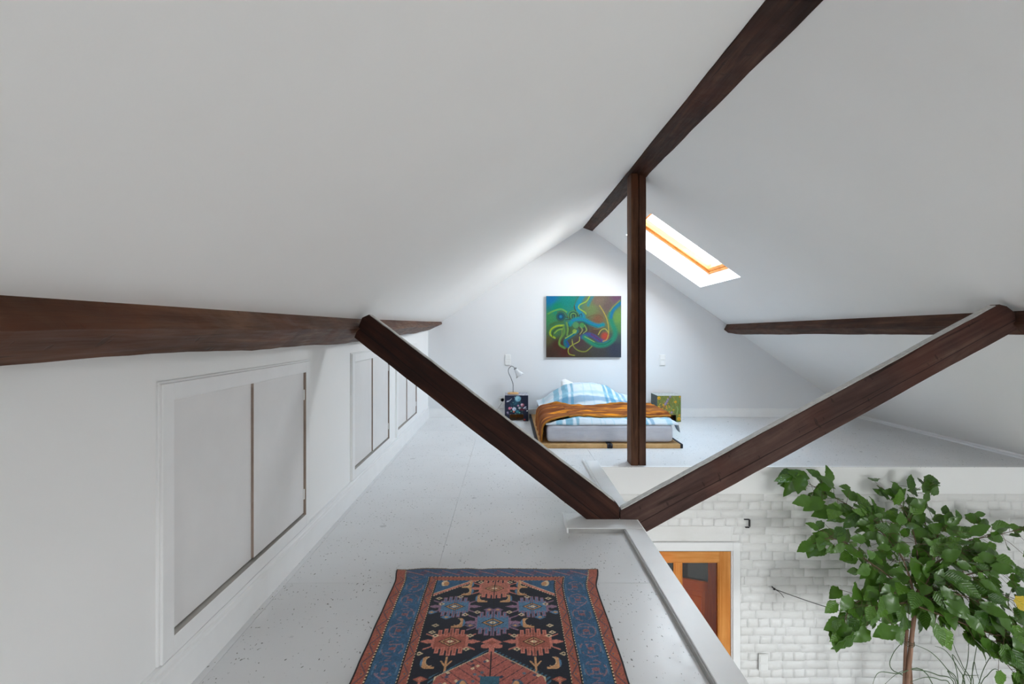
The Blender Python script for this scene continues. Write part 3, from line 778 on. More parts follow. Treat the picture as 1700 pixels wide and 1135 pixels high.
for j in range(ny+3):
    for i in range(nx+2):
        X = Xs[min(max(i-1, 0), nx-1)]; Y = Ys[min(max(j-2, 0), ny-1)]
        z = duv_h(X, Y); x, y = X, Y
        if j < 2: y = Y - 0.012*(2-j)/2; z = 0.262 - 0.018*(1-j) + 0.006*nz(X*6, 0, 3)
        if j == ny+2: z = 0.262
        if i == 0: z = min(z, 0.262); x -= 0.004
        if i == nx+1:
            x += 0.02; z = min(z, 0.258) - (0.10*smooth(6.05, 5.75, Y) if Y < 6.05 else 0.02)
        P[j, i] = (x, y, z); C[j, i] = plaid(X, Y)
M_duvet = vcol_mat('checked_cotton', 0.85, 90, 0.35, 0.004)
duvet = link('duvet', grid_mesh(P, M_duvet, True, C))
tag(duvet, 'puffy white and blue checked duvet heaped over the pillows', 'duvet')

# brown velour throw across the bed, falling over its left side
PATH = [(1.872, 0.262), (1.860, 0.305), (1.82, 0.328), (1.60, 0.342), (1.0, 0.342), (0.82, 0.338), (0.68, 0.322), (0.56, 0.306), (0.458, 0.288), (0.400, 0.240), (0.382, 0.150), (0.378, 0.058)]
path = spline([Vector((x, 0, z)) for x, z in PATH], 16)
ns, nt = len(path), 70
P = np.zeros((nt, ns, 3)); C = np.zeros((nt, ns, 3))
BR, BR2, OR, TAN, DK = lin((116, 58, 18)), lin((146, 86, 42)), lin((226, 140, 24)), lin((180, 118, 44)), lin((76, 36, 12))
arc = np.cumsum([0] + [(path[i+1]-path[i]).length for i in range(ns-1)])
for i, p in enumerate(path):
    f = 1 - smooth(0.40, 0.84, p.x)
    y0 = 5.865 - 0.195*f + 0.014*nz(p.x*2.6, 1, 1); y1 = 6.70 + 0.16*f + 0.03*nz(p.x*2.2, 4, 1)
    for j in range(nt):
        t = j/(nt-1); Y = y0 + (y1-y0)*t
        z = p.z + 0.013*nz(p.x*4, Y*4, 8)*(1-f)
        if p.x > 0.44: z = max(z if p.x < 0.7 else 0, duv_h(min(p.x, 1.80), Y) + (0.024 if j > 7 else 0.010 + 0.002*j))
        if p.x > 0.7: z += 0.022*math.sin(math.pi*min(1, max(0, (t-0.02)/0.5)))*(0.7+0.5*nz(p.x*3, 2, 2))
        P[j, i] = (p.x - 0.006*f*(1+math.sin(Y*22)), Y, z)
        s = arc[i]; u = s + 0.05*nz(Y*3, s*3, 2)
        n1 = nz(s*3.5, Y*16 + 1.5*nz(s*2, Y*2, 5), 3) ; n2 = nz(s*14, Y*50, 6); n3 = nz(s*1.8, Y*5, 12)
        c = BR + (BR2-BR)*min(1, max(0, 0.5+1.2*n3))
        c = c + (DK-c)*min(1, max(0, (n1*-1.5)-0.15))*0.8
        o = min(1, max(0, (n1-0.08)*4.5))*min(1, max(0, 0.55+1.6*n3+0.5*n2)); c = c + (OR-c)*min(1, o*1.5)
        c = c*(1+0.25*n2)
        if j < 3 or j >= nt-2 or i < 3 or i > ns-4: c = TAN*(0.85+0.2*n2)
        C[j, i] = c
M_throw = vcol_mat('velour_throw', 0.95, 220, 0.5, 0.004, 0.0)
throw = link('throw_blanket', grid_mesh(P, M_throw, True, C, flip=True))
md = throw.modifiers.new('thick', 'SOLIDIFY'); md.thickness = 0.012; md.offset = 0
tag(throw, 'brown throw with orange streaks and tan hem laid across the duvet', 'blanket')

# ------------------------------------------------------------------ raster helpers for printed / woven / painted surfaces
class Raster:
    def __init__(s, w, h, x0, x1, y0, y1):
        s.X, s.Y = np.meshgrid(np.linspace(x0, x1, w), np.linspace(y0, y1, h)); s.c = np.zeros((h, w, 3))
    def put(s, m, col):
        m = np.clip(m, 0, 1)[..., None]; s.c = s.c*(1-m) + np.asarray(col)*m
    def blobs(s, L, p=3.0):
        W = 0; A = 0
        for x, y, col, r in L:
            w = 1.0/(((s.X-x)**2 + (s.Y-y)**2)/(r*r) + 0.02)**(p/2); W = W + w; A = A + w[..., None]*lin(col)
        s.c = A / W[..., None]
    def stroke(s, pts, w, col, al=1.0, soft=0.5, w1=None):
        P_ = spline([Vector((x, y, 0)) for x, y in pts], 14); D = np.full(s.X.shape, 1e9)
        for k, p in enumerate(P_):
            ww = w if w1 is None else w + (w1-w)*k/len(P_)
            d = np.hypot(s.X-p.x, s.Y-p.y)/max(ww*0.5, 1e-6); D = np.minimum(D, d)
        s.put(np.clip((1+soft-D)/(2*soft) if soft > 0 else (D < 1), 0, 1)*al, lin(col))
    def disc(s, x, y, r, col, al=1.0, soft=0.15, ry=None):
        D = np.hypot((s.X-x)/r, (s.Y-y)/(ry or r)); s.put(np.clip((1+soft-D)/(2*soft), 0, 1)*al, lin(col))

# painting: a canvas with swirling coloured bands
r = Raster(223, 184, 120, 1335, 75, 1055)
r.blobs([(200,120,(8,118,172),160),(450,130,(10,140,130),150),(300,250,(12,140,105),150),(180,420,(60,140,85),120),(560,200,(20,140,120),110),
  (850,290,(112,130,80),140),(960,140,(128,108,92),140),(1120,250,(110,90,85),120),(1270,110,(112,74,100),120),(1290,420,(108,150,72),150),(1290,560,(90,140,80),100),
  (950,450,(130,90,65),110),(640,420,(60,80,70),80),(250,640,(70,120,75),110),(300,860,(78,45,36),120),(180,980,(72,50,40),120),(420,960,(86,42,38),100),(650,820,(80,60,65),110),
  (1230,920,(60,66,82),160),(1000,960,(72,70,70),140),(700,1010,(74,66,52),120),(1240,740,(70,90,90),90),(900,650,(90,70,60),100),(160,780,(90,85,50),80),(520,640,(70,100,60),80),(760,520,(40,90,70),70)])
S = r.stroke
S([(720,60),(660,160),(615,250),(660,330),(720,400)], 70, (14,140,168), .9); S([(870,80),(820,170),(800,220)], 50, (20,140,150), .7)
S([(825,75),(770,160),(665,215),(650,270),(740,330),(765,360)], 17, (158,190,60)); S([(640,80),(590,180),(570,270),(600,300)], 10, (90,90,50), .8)
S([(390,495),(280,500),(190,540)], 40, (70,110,60), .8); S([(400,545),(290,555),(200,610),(185,690),(260,745)], 26, (165,190,45)); S([(395,570),(300,590),(228,650),(222,720)], 14, (60,70,30)); S([(385,600),(310,620),(255,670)], 16, (140,180,60))
S([(150,360),(250,310),(360,285),(450,330)], 24, (120,180,70), .7)
for rr, cc in ((75,(60,80,50)),(60,(30,90,110)),(45,(20,70,90)),(30,(24,110,150)),(14,(30,140,180))): r.disc(355, 405, rr, cc, .9)
S([(300,330),(380,315),(430,350),(470,410),(540,440)], 14, (90,100,60)); S([(430,410),(520,440),(430,455)], 12, (60,60,60))
for k, cc in enumerate(((90,140,60),(40,70,50),(120,160,70),(50,60,40))): q = 75-18*k; S([(560-q,430),(560-q,350+k*10),(560,310+k*20),(560+q,350+k*10),(560+q,420)], 12, cc)
S([(575,230),(585,280),(600,310)], 14, (70,80,50)); S([(640,400),(690,360),(700,420)], 12, (60,70,70))
S([(500,530),(580,455),(720,450),(850,515),(960,550),(1040,535)], 66, (10,142,150)); S([(540,470),(700,440),(840,500),(980,545)], 18, (40,110,170)); S([(560,520),(700,480),(820,530),(950,570)], 10, (30,90,120))
S([(400,560),(410,660),(350,760),(335,850),(420,905)], 34, (96,140,66)); S([(375,600),(370,700),(330,790),(345,870)], 8, (150,170,60)); S([(450,500),(470,600),(460,700)], 26, (110,150,70)); S([(480,520),(500,620),(480,680)], 10, (50,60,40))
S([(620,640),(540,700),(440,770),(430,850),(480,885)], 50, (20,112,125)); S([(450,800),(480,850),(470,890)], 24, (30,80,150)); S([(610,630),(530,690),(430,750)], 14, (160,190,60))
for k, cc in enumerate(((70,50,50),(160,150,90),(60,50,45),(150,170,80),(80,60,55))): S([(640+34*k,570-10*k),(672+34*k,620),(640+26*k,690-6*k)], 13, cc)
r.disc(600, 540, 50, (90,150,90), .8); r.disc(700, 545, 40, (80,150,80), .8); r.disc(580, 640, 36, (150,180,70), .7)
S([(700,730),(790,690),(890,720),(980,780),(1100,800)], 64, (58,80,150), .85); S([(850,690),(930,740),(1000,790)], 26, (110,50,90), .8); r.disc(1075, 720, 62, (188,68,52), .9, .4)
S([(1325,180),(1200,300),(1160,400),(1190,520),(1240,650),(1200,770),(1080,850),(950,860),(820,800),(740,730)], 76, (36,136,106), .95); S([(1325,190),(1210,300),(1168,420)], 44, (20,112,160), .9)
S([(1310,150),(1210,240),(1150,320)], 16, (160,140,60), .8); S([(860,800),(960,850),(1080,840),(1180,780)], 10, (20,90,80)); S([(745,725),(830,770),(900,810)], 12, (150,190,80))
S([(985,230),(1050,330),(1105,450),(1130,580),(1130,680),(1100,770),(1040,800)], 15, (186,164,70)); S([(965,690),(1010,620),(1075,600),(1130,660)], 13, (190,180,80))
S([(800,420),(880,380),(980,385),(1040,430)], 8, (110,80,50)); S([(880,600),(960,600),(1040,560)], 8, (140,130,60))
S([(660,730),(650,800),(540,860),(480,920),(490,1000),(580,1025)], 13, (170,176,64)); S([(540,800),(570,890),(650,950),(760,960),(860,880)], 18, (134,140,62)); S([(540,770),(545,850)], 8, (180,170,70))
rs = np.random.RandomState(3); r.c *= 0.74*(1 + 0.10*rs.randn(*r.c.shape[:2], 1)).clip(0.6, 1.4)
M_canvas = vcol_mat('painted_canvas', 0.5, 400, 0.3, 0.001)
px0, px1, pz0, pz1, pY = 0.570, 1.680, 0.890, 1.798, YB-0.034
pt = thing('painting', (1.125, pY, 0.89), 'unframed canvas of swirling green and blue bands on the back wall above the bed', 'painting')
h, w = r.c.shape[:2]
PP = np.stack([np.broadcast_to(np.linspace(px0, px1, w), (h, w)), np.full((h, w), pY), np.broadcast_to(np.linspace(pz1, pz0, h)[:, None], (h, w))], -1)
link('painted_face', grid_mesh(PP, M_canvas, False, r.c, flip=True), pt)
link('stretcher', box(px0, px1, pY+0.0006, YB-0.001, pz0, pz1, plain('canvas_edge', (0.30, 0.33, 0.30), 0.7)), pt)

# ------------------------------------------------------------------ the two printed cube stools used as night stands
M_print = vcol_mat('printed_card', 0.35, 60, 0.05)
M_card = plain('brown_card', (0.62, 0.29, 0.09), 0.8)
def cube_stool(x0, x1, y0, y1, z1, art, side, top, label):
    t = thing('cube_stool', ((x0+x1)/2, (y0+y1)/2, 0), label, 'stool', 'cube stools beside the bed')
    w, h = 70, 76
    Xs, Zs = np.linspace(x0, x1, w), np.linspace(z1, 0.0, h)
    art_c = art(w, h); u = (np.arange(w-1)+0.5)/(w-1); v = (np.arange(h-1)+0.5)/(h-1)
    keep = ~((v[:, None] > 0.735) & (u[None, :] > 0.22) & (u[None, :] < 0.80))
    Pf = np.stack([np.broadcast_to(Xs, (h, w)), np.full((h, w), y0), np.broadcast_to(Zs[:, None], (h, w))], -1)
    link('front_panel', grid_mesh(Pf, M_print, False, art_c, flip=True, keep=keep), t)
    a, b, zc = x0+0.22*(x1-x0), x0+0.80*(x1-x0), z1*(1-0.735)
    link('cutout_lining', box(a, b, y0+0.001, y0+0.006, zc, zc+0.004, M_card), t)
    link('inner_front', mesh([(x0, y0+0.004, z1-0.002), (x1, y0+0.004, z1-0.002), (x1, y0+0.004, 0), (b, y0+0.004, 0), (b, y0+0.004, zc), (a, y0+0.004, zc), (a, y0+0.004, 0), (x0, y0+0.004, 0)],
        [(0,1,4,5), (1,2,3,4), (0,5,6,7)], M_card), t)
    link('side_panel', box(x0, x0+0.006, y0+0.004, y1, 0, z1, side, 0.001), t); link('side_panel', box(x1-0.006, x1, y0+0.004, y1, 0, z1, side, 0.001), t)
    link('back_panel', box(x0+0.006, x1-0.006, y1-0.006, y1, 0, z1-0.006, M_card), t)
    link('top_panel', box(x0+0.001, x1-0.001, y0+0.001, y1-0.001, z1-0.004, z1+0.003, top, 0.001), t)
    c = (x0+x1)/2; link('inner_brace', box(c-0.003, c+0.003, y0+0.12, y1-0.006, 0.0, z1-0.006, M_card), t)
    return t
def art_dark(w, h):
    r = Raster(w, h, 300, 920, 255, 965); r.c[:] = lin((34, 38, 58))
    r.put(np.clip((r.Y-650)/400, 0, .5), lin((24, 22, 34)))
    for x, y, a, b, c in ((520,480,70,90,(30,62,84)),(650,520,90,60,(36,70,90)),(600,440,60,60,(40,84,104))): r.disc(x, y, a, c, .8, .6, b)
    rs_ = np.random.RandomState(5)
    for k in range(46): r.disc(rs_.uniform(440,780), rs_.uniform(420,760), rs_.uniform(6,16), [(60,110,124),(90,140,140),(46,80,96),(70,96,84)][k % 4], .8)
    r.disc(645, 345, 78, (122,176,196)); r.disc(630, 335, 52, (160,206,216), .8); r.disc(670, 365, 30, (90,150,176), .7)
    r.disc(765, 520, 46, (176,110,126)); r.disc(748, 505, 26, (226,190,200)); r.disc(785, 545, 20, (120,60,80))
    r.disc(550, 630, 50, (206,212,228)); r.disc(565, 645, 26, (160,170,196)); r.disc(430, 610, 36, (204,120,144)); r.disc(480, 595, 15, (240,170,186)); r.disc(655, 535, 24, (190,140,166))
    r.disc(690, 600, 30, (190,196,196), .8); r.disc(740, 640, 36, (96,36,50)); r.disc(800, 650, 30, (80,34,48)); r.disc(540, 700, 22, (220,120,90)); r.disc(630, 700, 40, (60,120,130)); r.disc(690, 730, 22, (70,170,150)); r.disc(470, 690, 18, (90,150,130))
    for k in range(5): r.stroke([(790+k*16, 610-k*4), (830+k*10, 570-k*2)], 9, (206,206,222), .9)
    r.stroke([(780,610),(840,620),(885,630)], 8, (220,220,230)); r.disc(375, 725, 26, (160,150,180), .8); r.disc(390, 760, 16, (130,110,140), .8)
    r.stroke([(355,435),(368,405),(378,430),(392,400),(405,425)], 11, (216,220,230)); r.stroke([(405,420),(430,385),(440,395),(462,360),(485,346)], 9, (216,220,230), .9)
    r.disc(890, 680, 16, (240,240,240)); r.disc(825, 920, 22, (200,70,50), .9); r.disc(560, 300, 12, (150,160,180), .8); r.disc(720, 320, 14, (120,130,150), .7)
    return r.c
def art_green(w, h):
    r = Raster(w, h, 120, 580, 70, 580); rs_ = np.random.RandomState(9); r.c[:] = lin((118, 122, 62))
    for k in range(130):
        x, y = rs_.uniform(120,580), rs_.uniform(70,580); a = rs_.uniform(-1.0, 0.4)
        L_ = rs_.uniform(30, 90); r.stroke([(x, y), (x+L_*0.4*math.sin(a), y-L_*0.5), (x+L_*math.sin(a), y-L_)], rs_.uniform(7, 15), [(128,140,70),(96,116,56),(150,150,84),(84,96,62),(146,128,72),(104,134,78)][k % 6], .85)
    for k in range(42): r.disc(rs_.uniform(120,360), rs_.uniform(200,420), rs_.uniform(7,15), [(206,156,44),(150,92,56),(188,140,60),(120,80,70)][k % 4], .85)
    for x, y, q in ((150,115,30),(475,190,24),(240,250,20),(275,375,26),(150,290,22),(180,340,26),(320,120,12),(540,520,34),(440,345,14),(550,450,16),(560,90,16)): r.disc(x, y, q, (218,164,40)); r.disc(x+5, y+5, q*0.4, (170,110,30))
    for x, y in ((290,215),(310,180),(275,235),(330,140),(370,90),(400,395)): r.disc(x, y, 24, (132,112,140), .85); r.disc(x-4, y-4, 9, (180,170,190), .8)
    r.stroke([(500,420),(520,340),(500,280)], 14, (140,170,110)); r.stroke([(560,400),(550,300),(570,200)], 16, (96,130,70))
    return r.c
M_side_d = plain('dark_print_side', (0.018, 0.018, 0.030), 0.4); M_side_g = plain('grey_green_print_side', (0.075, 0.09, 0.075), 0.6, nscale=30, amt=0.5)
M_top_d = plain('pale_glossy_top', (0.30, 0.30, 0.36), 0.25, nscale=30, amt=0.4); M_top_g = plain('pale_print_top', (0.42, 0.44, 0.42), 0.3, nscale=40, amt=0.4)
cube_stool(-0.043, 0.290, 7.270, 7.590, 0.366, art_dark, M_side_d, M_top_d, 'dark cube stool printed with a bouquet, left of the bed')
cube_stool(2.108, 2.440, 7.215, 7.540, 0.368, art_green, M_side_g, M_top_g, 'green and yellow flowered cube stool, right of the bed')

# ------------------------------------------------------------------ bedside lamp
M_chrome = plain('brushed_chrome', (0.22, 0.225, 0.24), 0.25, 1.0)
M_lampwood = plain('lamp_base_wood', lin((206, 160, 104)), 0.5)
lx, ly, lz = 0.078, 7.43, 0.3692
lamp = thing('table_lamp', (lx, ly, lz), 'small gooseneck lamp with frosted glass shade on the dark flowered stool', 'lamp')
link('base', lathe([(0.0, 0), (0.078, 0), (0.082, 0.006), (0.080, 0.016), (0.055, 0.022), (0.0, 0.023)], 28, M_lampwood, Matrix.Translation((lx, ly, lz))), lamp)
neck = spline([(lx, ly, lz+0.02), (lx, ly, lz+0.10), (lx-0.004, ly, lz+0.15), (lx-0.035, ly, lz+0.235), (lx-0.068, ly, lz+0.31), (lx-0.064, ly, lz+0.365), (lx-0.025, ly, lz+0.40), (lx+0.012, ly, lz+0.385), (lx+0.026, ly, lz+0.365)], 8)
link('gooseneck', tube(neck, 0.0055, 8, M_chrome), lamp)
ax = Vector((0.55, -0.12, -0.83)).normalized(); q = Vector((0, 0, -1)).rotation_difference(ax)
MS = Matrix.Translation((lx+0.026, ly, lz+0.372)) @ q.to_matrix().to_4x4()
link('socket_cup', lathe([(0.0, 0.006), (0.016, 0.004), (0.022, -0.004), (0.024, -0.03), (0.020, -0.034)], 20, M_chrome, MS), lamp)
tg = NT('frosted_glass'); tg.b.inputs['Transmission Weight'].default_value = 0.35
M_frost = tg.done((0.80, 0.82, 0.84), 0.35)
sh = link('shade', lathe([(0.024, -0.018), (0.031, -0.04), (0.040, -0.075), (0.053, -0.110), (0.066, -0.135), (0.063, -0.134), (0.049, -0.108), (0.036, -0.072), (0.027, -0.038)], 28, M_frost, MS), lamp)

# ------------------------------------------------------------------ switches, socket, plug
M_sw = plain('switch_plastic', (0.80, 0.80, 0.79), 0.35, nscale=5, amt=0.01)
def switch(x, z, Y, w, h, label, n=2):
    t = thing('light_switch', (x, Y, z), label, 'switch', 'white double light switches')
    link('plate', box(x-w/2, x+w/2, Y-0.010, Y, z-h/2, z+h/2, M_sw, 0.003), t)
    for k in range(n):
        zc = z + h/2 - h*(k+0.5)/n
        link('rocker', box(x-w*0.39, x+w*0.39, Y-0.0155, Y-0.009, zc-h/n*0.41, zc+h/n*0.41, M_sw, 0.002), t)
    return t
switch(0.0, 0.850, YB, 0.088, 0.165, 'white double switch plate on the back wall above the bedside lamp')
switch(2.300, 0.845, YB, 0.088, 0.165, 'white double switch plate on the back wall above the green stool')
switch(2.425, -1.857, YW-0.022, 0.088, 0.160, 'white double switch plate on the painted brick wall beside the door')
so = thing('wall_socket', (-0.082, YB, 0.205), 'white double wall socket left of the dark flowered stool', 'socket')
link('plate', box(-0.135, -0.030, YB-0.010, YB, 0.132, 0.296, M_sw, 0.003), so)
MR = Matrix.Translation((-0.080, YB-0.010, 0.256)) @ Matrix.Rotation(math.radians(90), 4, 'X')
link('socket_well', lathe([(0.0, -0.001), (0.020, -0.001), (0.022, 0.002), (0.026, 0.003), (0.026, 0.0)], 20, plain('socket_shadow', (0.20, 0.20, 0.20), 0.5), MR), so)
pg = thing('power_plug', (-0.062, YB-0.02, 0.17), 'white plug with thin cord in the wall socket left of the bed', 'plug')
link('plug_body', box(-0.086, -0.040, YB-0.042, YB-0.0105, 0.140, 0.198, M_sw, 0.008, 2), pg)
link('cord', tube(spline([(-0.085, YB-0.03, 0.215), (-0.12, YB-0.035, 0.17), (-0.165, YB-0.03, 0.10), (-0.21, YB-0.03, 0.02), (-0.24, YB-0.05, 0.006)], 6), 0.0028, 6, plain('grey_cord', (0.35, 0.35, 0.34), 0.5)), pg)

# ------------------------------------------------------------------ the old knotted rug on the gallery floor
RX0, RX1, RY0, RY1 = -0.592, 0.460, 0.80, 2.762
nu = 376; fine = np.arange(RY1, 1.70, -0.0030); ysr = np.concatenate([fine, np.linspace(1.68, RY0, 45)])
U = np.linspace(-0.526, 0.526, nu); Vv = RY1 - ysr
r = Raster(10, 10, 0, 1, 0, 1); r.X, r.Y = np.meshgrid(U, Vv); r.c = np.zeros(r.X.shape + (3,))
X, Y = r.X, r.Y; rs = np.random.RandomState(11)
def vnoise(w, h, sx, sy, seed):
    q = np.random.RandomState(seed); a = q.rand(int(h/sy)+3, int(w/sx)+3)
    yy, xx = np.arange(h)/sy, np.arange(w)/sx; yi, xi = yy.astype(int), xx.astype(int); fy, fx = (yy-yi)[:, None], (xx-xi)[None]
    fy, fx = fy*fy*(3-2*fy), fx*fx*(3-2*fx)
    return (a[yi][:, xi]*(1-fy)+a[yi+1][:, xi]*fy)*(1-fx)+(a[yi][:, xi+1]*(1-fy)+a[yi+1][:, xi+1]*fy)*fx
hh, ww = X.shape
NAVY, BLUE, LBLUE, RUST, PINK, CREAM, TANR, BLACK, ORNG = (16,20,34), (44,84,116), (74,112,142), (152,82,66), (184,110,96), (208,186,150), (186,138,96), (14,14,18), (166,92,52)
px_ = lambda m, c, a=1.0: r.put(np.where(m, a, 0.0), lin(c))
aX = np.abs(X)
px_(np.ones_like(X, bool), NAVY)
# borders: dark selvedge, rust guard, blue main border, rust inner guard, field; the far end has lost its outer guard
e = 0.526 - aX
px_(aX < 0.60, RUST); px_(e < 0.008, BLACK)
mb = (e > 0.056); px_(mb, BLUE)
iy, ix = 0.086, 0.176
inner = (e > ix) & (Y > iy); px_(inner, RUST)
ifx, ify = 0.218, 0.124
fieldm = (e > ifx) & (Y > ify); px_(fieldm, NAVY)
def line(m1, col2=CREAM, dash=0.009, axis='y'):
    t = (Y if axis == 'y' else X); px_(m1, BLACK); px_(m1 & ((np.floor(t/dash) % 2) == 0), col2)
for off in (0.052, ix-0.002, ifx-0.002):
    sel = (np.abs(e-off) < 0.0026) & ((Y > (0.0 if off < 0.06 else (iy if off < 0.2 else ify)))); line(sel); px_((np.abs(e-off-0.004) < 0.0016) & (Y > (0 if off < 0.06 else iy)), BLACK)
for off, lim in ((iy, ix), (ify, ifx)):
    sel = (np.abs(Y-off) < 0.0035) & (e > lim); line(sel, TANR, 0.010, 'x')
# vine-and-bracket drawing in the blue border, diagonal drawing in the rust guards
cx = 0.526 - 0.115; du = aX - cx
zb = mb & (e < ix-0.006) & (Y > iy*0.5)
ph = (Y % 0.125)/0.125
brk = vnoise(ww, hh, 5, 5, 21) > 0.42
ring = (np.abs(np.hypot(du/0.042, (ph-0.5)/0.40) - 1) < 0.07) & brk; px_(zb & ring, (140, 104, 112), .55)
px_(zb & (np.abs(du) < 0.016) & (np.abs(np.abs(du)-0.012) < 0.0035) & (np.abs(ph-0.5) < 0.24) & brk, (150, 106, 106), .6); px_(zb & (np.abs(np.abs(ph-0.5)-0.22) < 0.03) & (np.abs(du) < 0.026) & brk, (150, 106, 106), .55)
vine = np.abs(du - 0.042*np.sin(Y*2*np.pi/0.25)) < 0.0035; px_(zb & vine & brk, (140, 104, 112), .5)
px_(zb & (np.abs(np.abs(du)-0.047) < 0.003) & (ph > 0.25) & (ph < 0.75), LBLUE, .9)
px_(zb & (np.hypot(du/0.012, (ph-0.5)/0.09) < 1), RUST, .6)
for (o0, o1) in ((0.008, 0.049), (ix+0.002, ifx-0.005)):
    c_ = (o0+o1)/2; dd = e - c_; hw = (o1-o0)/2
    z_ = (np.abs(dd) < hw) & (Y > iy); tri = np.abs(((Y/0.06) % 2) - 1)*2-1
    px_(z_ & (np.abs(dd - tri*hw*0.8) < 0.0035), (84,66,74), .85); px_(z_ & (np.hypot(dd, ((Y+0.03) % 0.06)-0.03) < 0.010), ORNG, .7); px_(z_ & (np.hypot(dd, ((Y+0.03) % 0.06)-0.03) < 0.004), (60,84,104), .9)
tm = (Y > 0.008) & (Y < iy-0.004) & (e > 0.056)
px_(tm, (62,84,112)); px_(tm & (np.abs((Y-0.045) - 0.024*np.sign(np.sin(X*2*np.pi/0.19))*(1-np.abs(((X/0.095) % 2)-1)*2)) < 0.004), PINK, .6)
px_(tm & (np.hypot((((X+0.048) % 0.095)-0.0475)/0.018, (Y-0.045)/0.015) < 1), (96,74,96), .8)
px_(Y < 0.008, (110,92,70))
# field ornaments
fm = fieldm & (e > ifx+0.004)
def F_(m, c, a=1.0): px_(m & fm, c, a)
fw = 0.526 - ifx
sp = (Y-ify) < (aX - 0.105)*0.72; F_(sp, BLUE); dsp = (Y-ify) - (aX-0.105)*0.72
F_((np.abs(dsp) < 0.011), PINK); F_((np.abs(dsp-0.012) < 0.003) & ((np.floor(X/0.006) % 2) == 0), CREAM); F_((np.abs(dsp+0.011) < 0.003), CREAM, .8)
F_(sp & (np.hypot((aX-0.262)/0.016, (Y-0.155)/0.028) < 1), CREAM); F_(sp & (np.hypot((aX-0.252)/0.014, (Y-0.158)/0.022) < 1), TANR)
def medal(mx_, my, body, tip, W=0.066, Hh=0.046, S=1.0):
    x, y = (X-mx_)/S, (Y-my)/S; ax_, ay = np.abs(x), np.abs(y)
    F_((ax_ < W+0.004) & (ay < Hh+0.004), tip); F_((ax_ < W) & (ay < Hh), body); F_((ax_/(W*1.2) + ay/(Hh*1.55)) < 1, body)
    for k in (-2, -1, 0, 1, 2):                      # fingers above and below
        L_ = (0.060, 0.056, 0.046)[abs(k)]; g = np.abs(x - k*0.025)
        F_((g < 0.0085) & (ay > Hh*0.8) & (ay < Hh + L_ - 0.012), tip); F_((g < 0.003) & (ay > Hh*0.9) & (ay < Hh + L_ - 0.022), body)
    F_((ax_ > W) & (ax_ < W+0.066) & (ay < 0.026*(1-(ax_-W)/0.066)), tip)             # side spears
    F_((ax_ > W+0.004) & (ax_ < W+0.012) & (ay < 0.032), tip); F_((ax_ > W+0.010) & (ax_ < W+0.026) & (np.abs(ay-0.021) < 0.009), NAVY)
    for k in (1, -1): F_((np.abs(ay - 0.030 - (ax_-W)*0.55) < 0.004) & (ax_ > W) & (ax_ < W+0.042), tip)
    d_ = ax_/0.050 + ay/0.034
    F_(d_ < 1.0, BLACK); F_(d_ < 0.86, TANR); F_(d_ < 0.66, BLACK); F_(d_ < 0.55, body); F_((d_ < 0.34), CREAM); F_((ax_ < 0.002), BLACK, .6)
medal(0.0, 0.205, (170,104,86), PINK, S=1.04)
for s in (-1, 1): medal(s*0.186, 0.372, LBLUE, (128,98,118), S=0.98); medal(s*0.178, 0.640, RUST, PINK, S=1.0)
medal(0.0, 0.503, LBLUE, (132,100,122), S=1.06)
for s in (-1, 1):
    for bx, by, k in ((0.135, 0.165, 1), (0.065, 0.300, -1), (0.150, 0.505, 1), (0.255, 0.775, -1), (0.13, 0.235, 1)):
        x, y = (X*s-bx)*k, (Y-by); cres = (np.hypot(x/0.026, y/0.036) < 1) & ~(np.hypot((x-0.014)/0.018, (y+0.008)/0.026) < 1)
        F_(cres, LBLUE); F_(cres & (x > -0.016), TANR); F_(cres & (np.hypot((x-0.014)/0.021, (y+0.008)/0.030) < 1) & ((np.floor(Y/0.005) % 2) == 0), CREAM)
        F_((np.abs(x-0.020) < 0.014) & (np.abs(y-0.030) < 0.006), TANR)
    for bx, by in ((0.255, 0.525), (0.262, 0.575), (0.245, 0.60), (0.268, 0.300), (0.075, 0.42), (0.095, 0.600), (0.105, 0.690), (0.250, 0.350), (0.075, 0.145), (0.165, 0.285), (0.13, 0.44), (0.295, 0.72)):
        x, y = np.abs(X*s-bx), np.abs(Y-by); d_ = x/0.017 + y/0.013; F_((d_ < 1) , CREAM, .85); F_(d_ < 0.45, NAVY)
    for bx, by, c in ((0.215, 0.46, LBLUE), (0.10, 0.525, (90,84,110)), (0.265, 0.87, RUST), (0.29, 0.42, LBLUE), (0.02, 0.40, (110,84,110))):
        x, y = np.abs(X*s-bx), np.abs(Y-by); F_(x/0.028 + y/0.018 < 1, c); F_(x/0.012 + y/0.008 < 1, TANR)
    F_((np.abs(X*s-0.178) < 0.003) & (Y > 0.74) & (Y < 0.83), TANR); F_((np.abs(np.abs(X*s-0.178)-(0.80-Y)*0.6) < 0.004) & (Y > 0.765) & (Y < 0.80), TANR)
    F_((np.abs(X*s-0.265) < 0.003) & (Y > 0.86) & (Y < 1.0), PINK); F_((np.abs(np.abs(X*s-0.265)-(0.95-Y)*0.7) < 0.004) & (Y > 0.90) & (Y < 0.945), PINK)
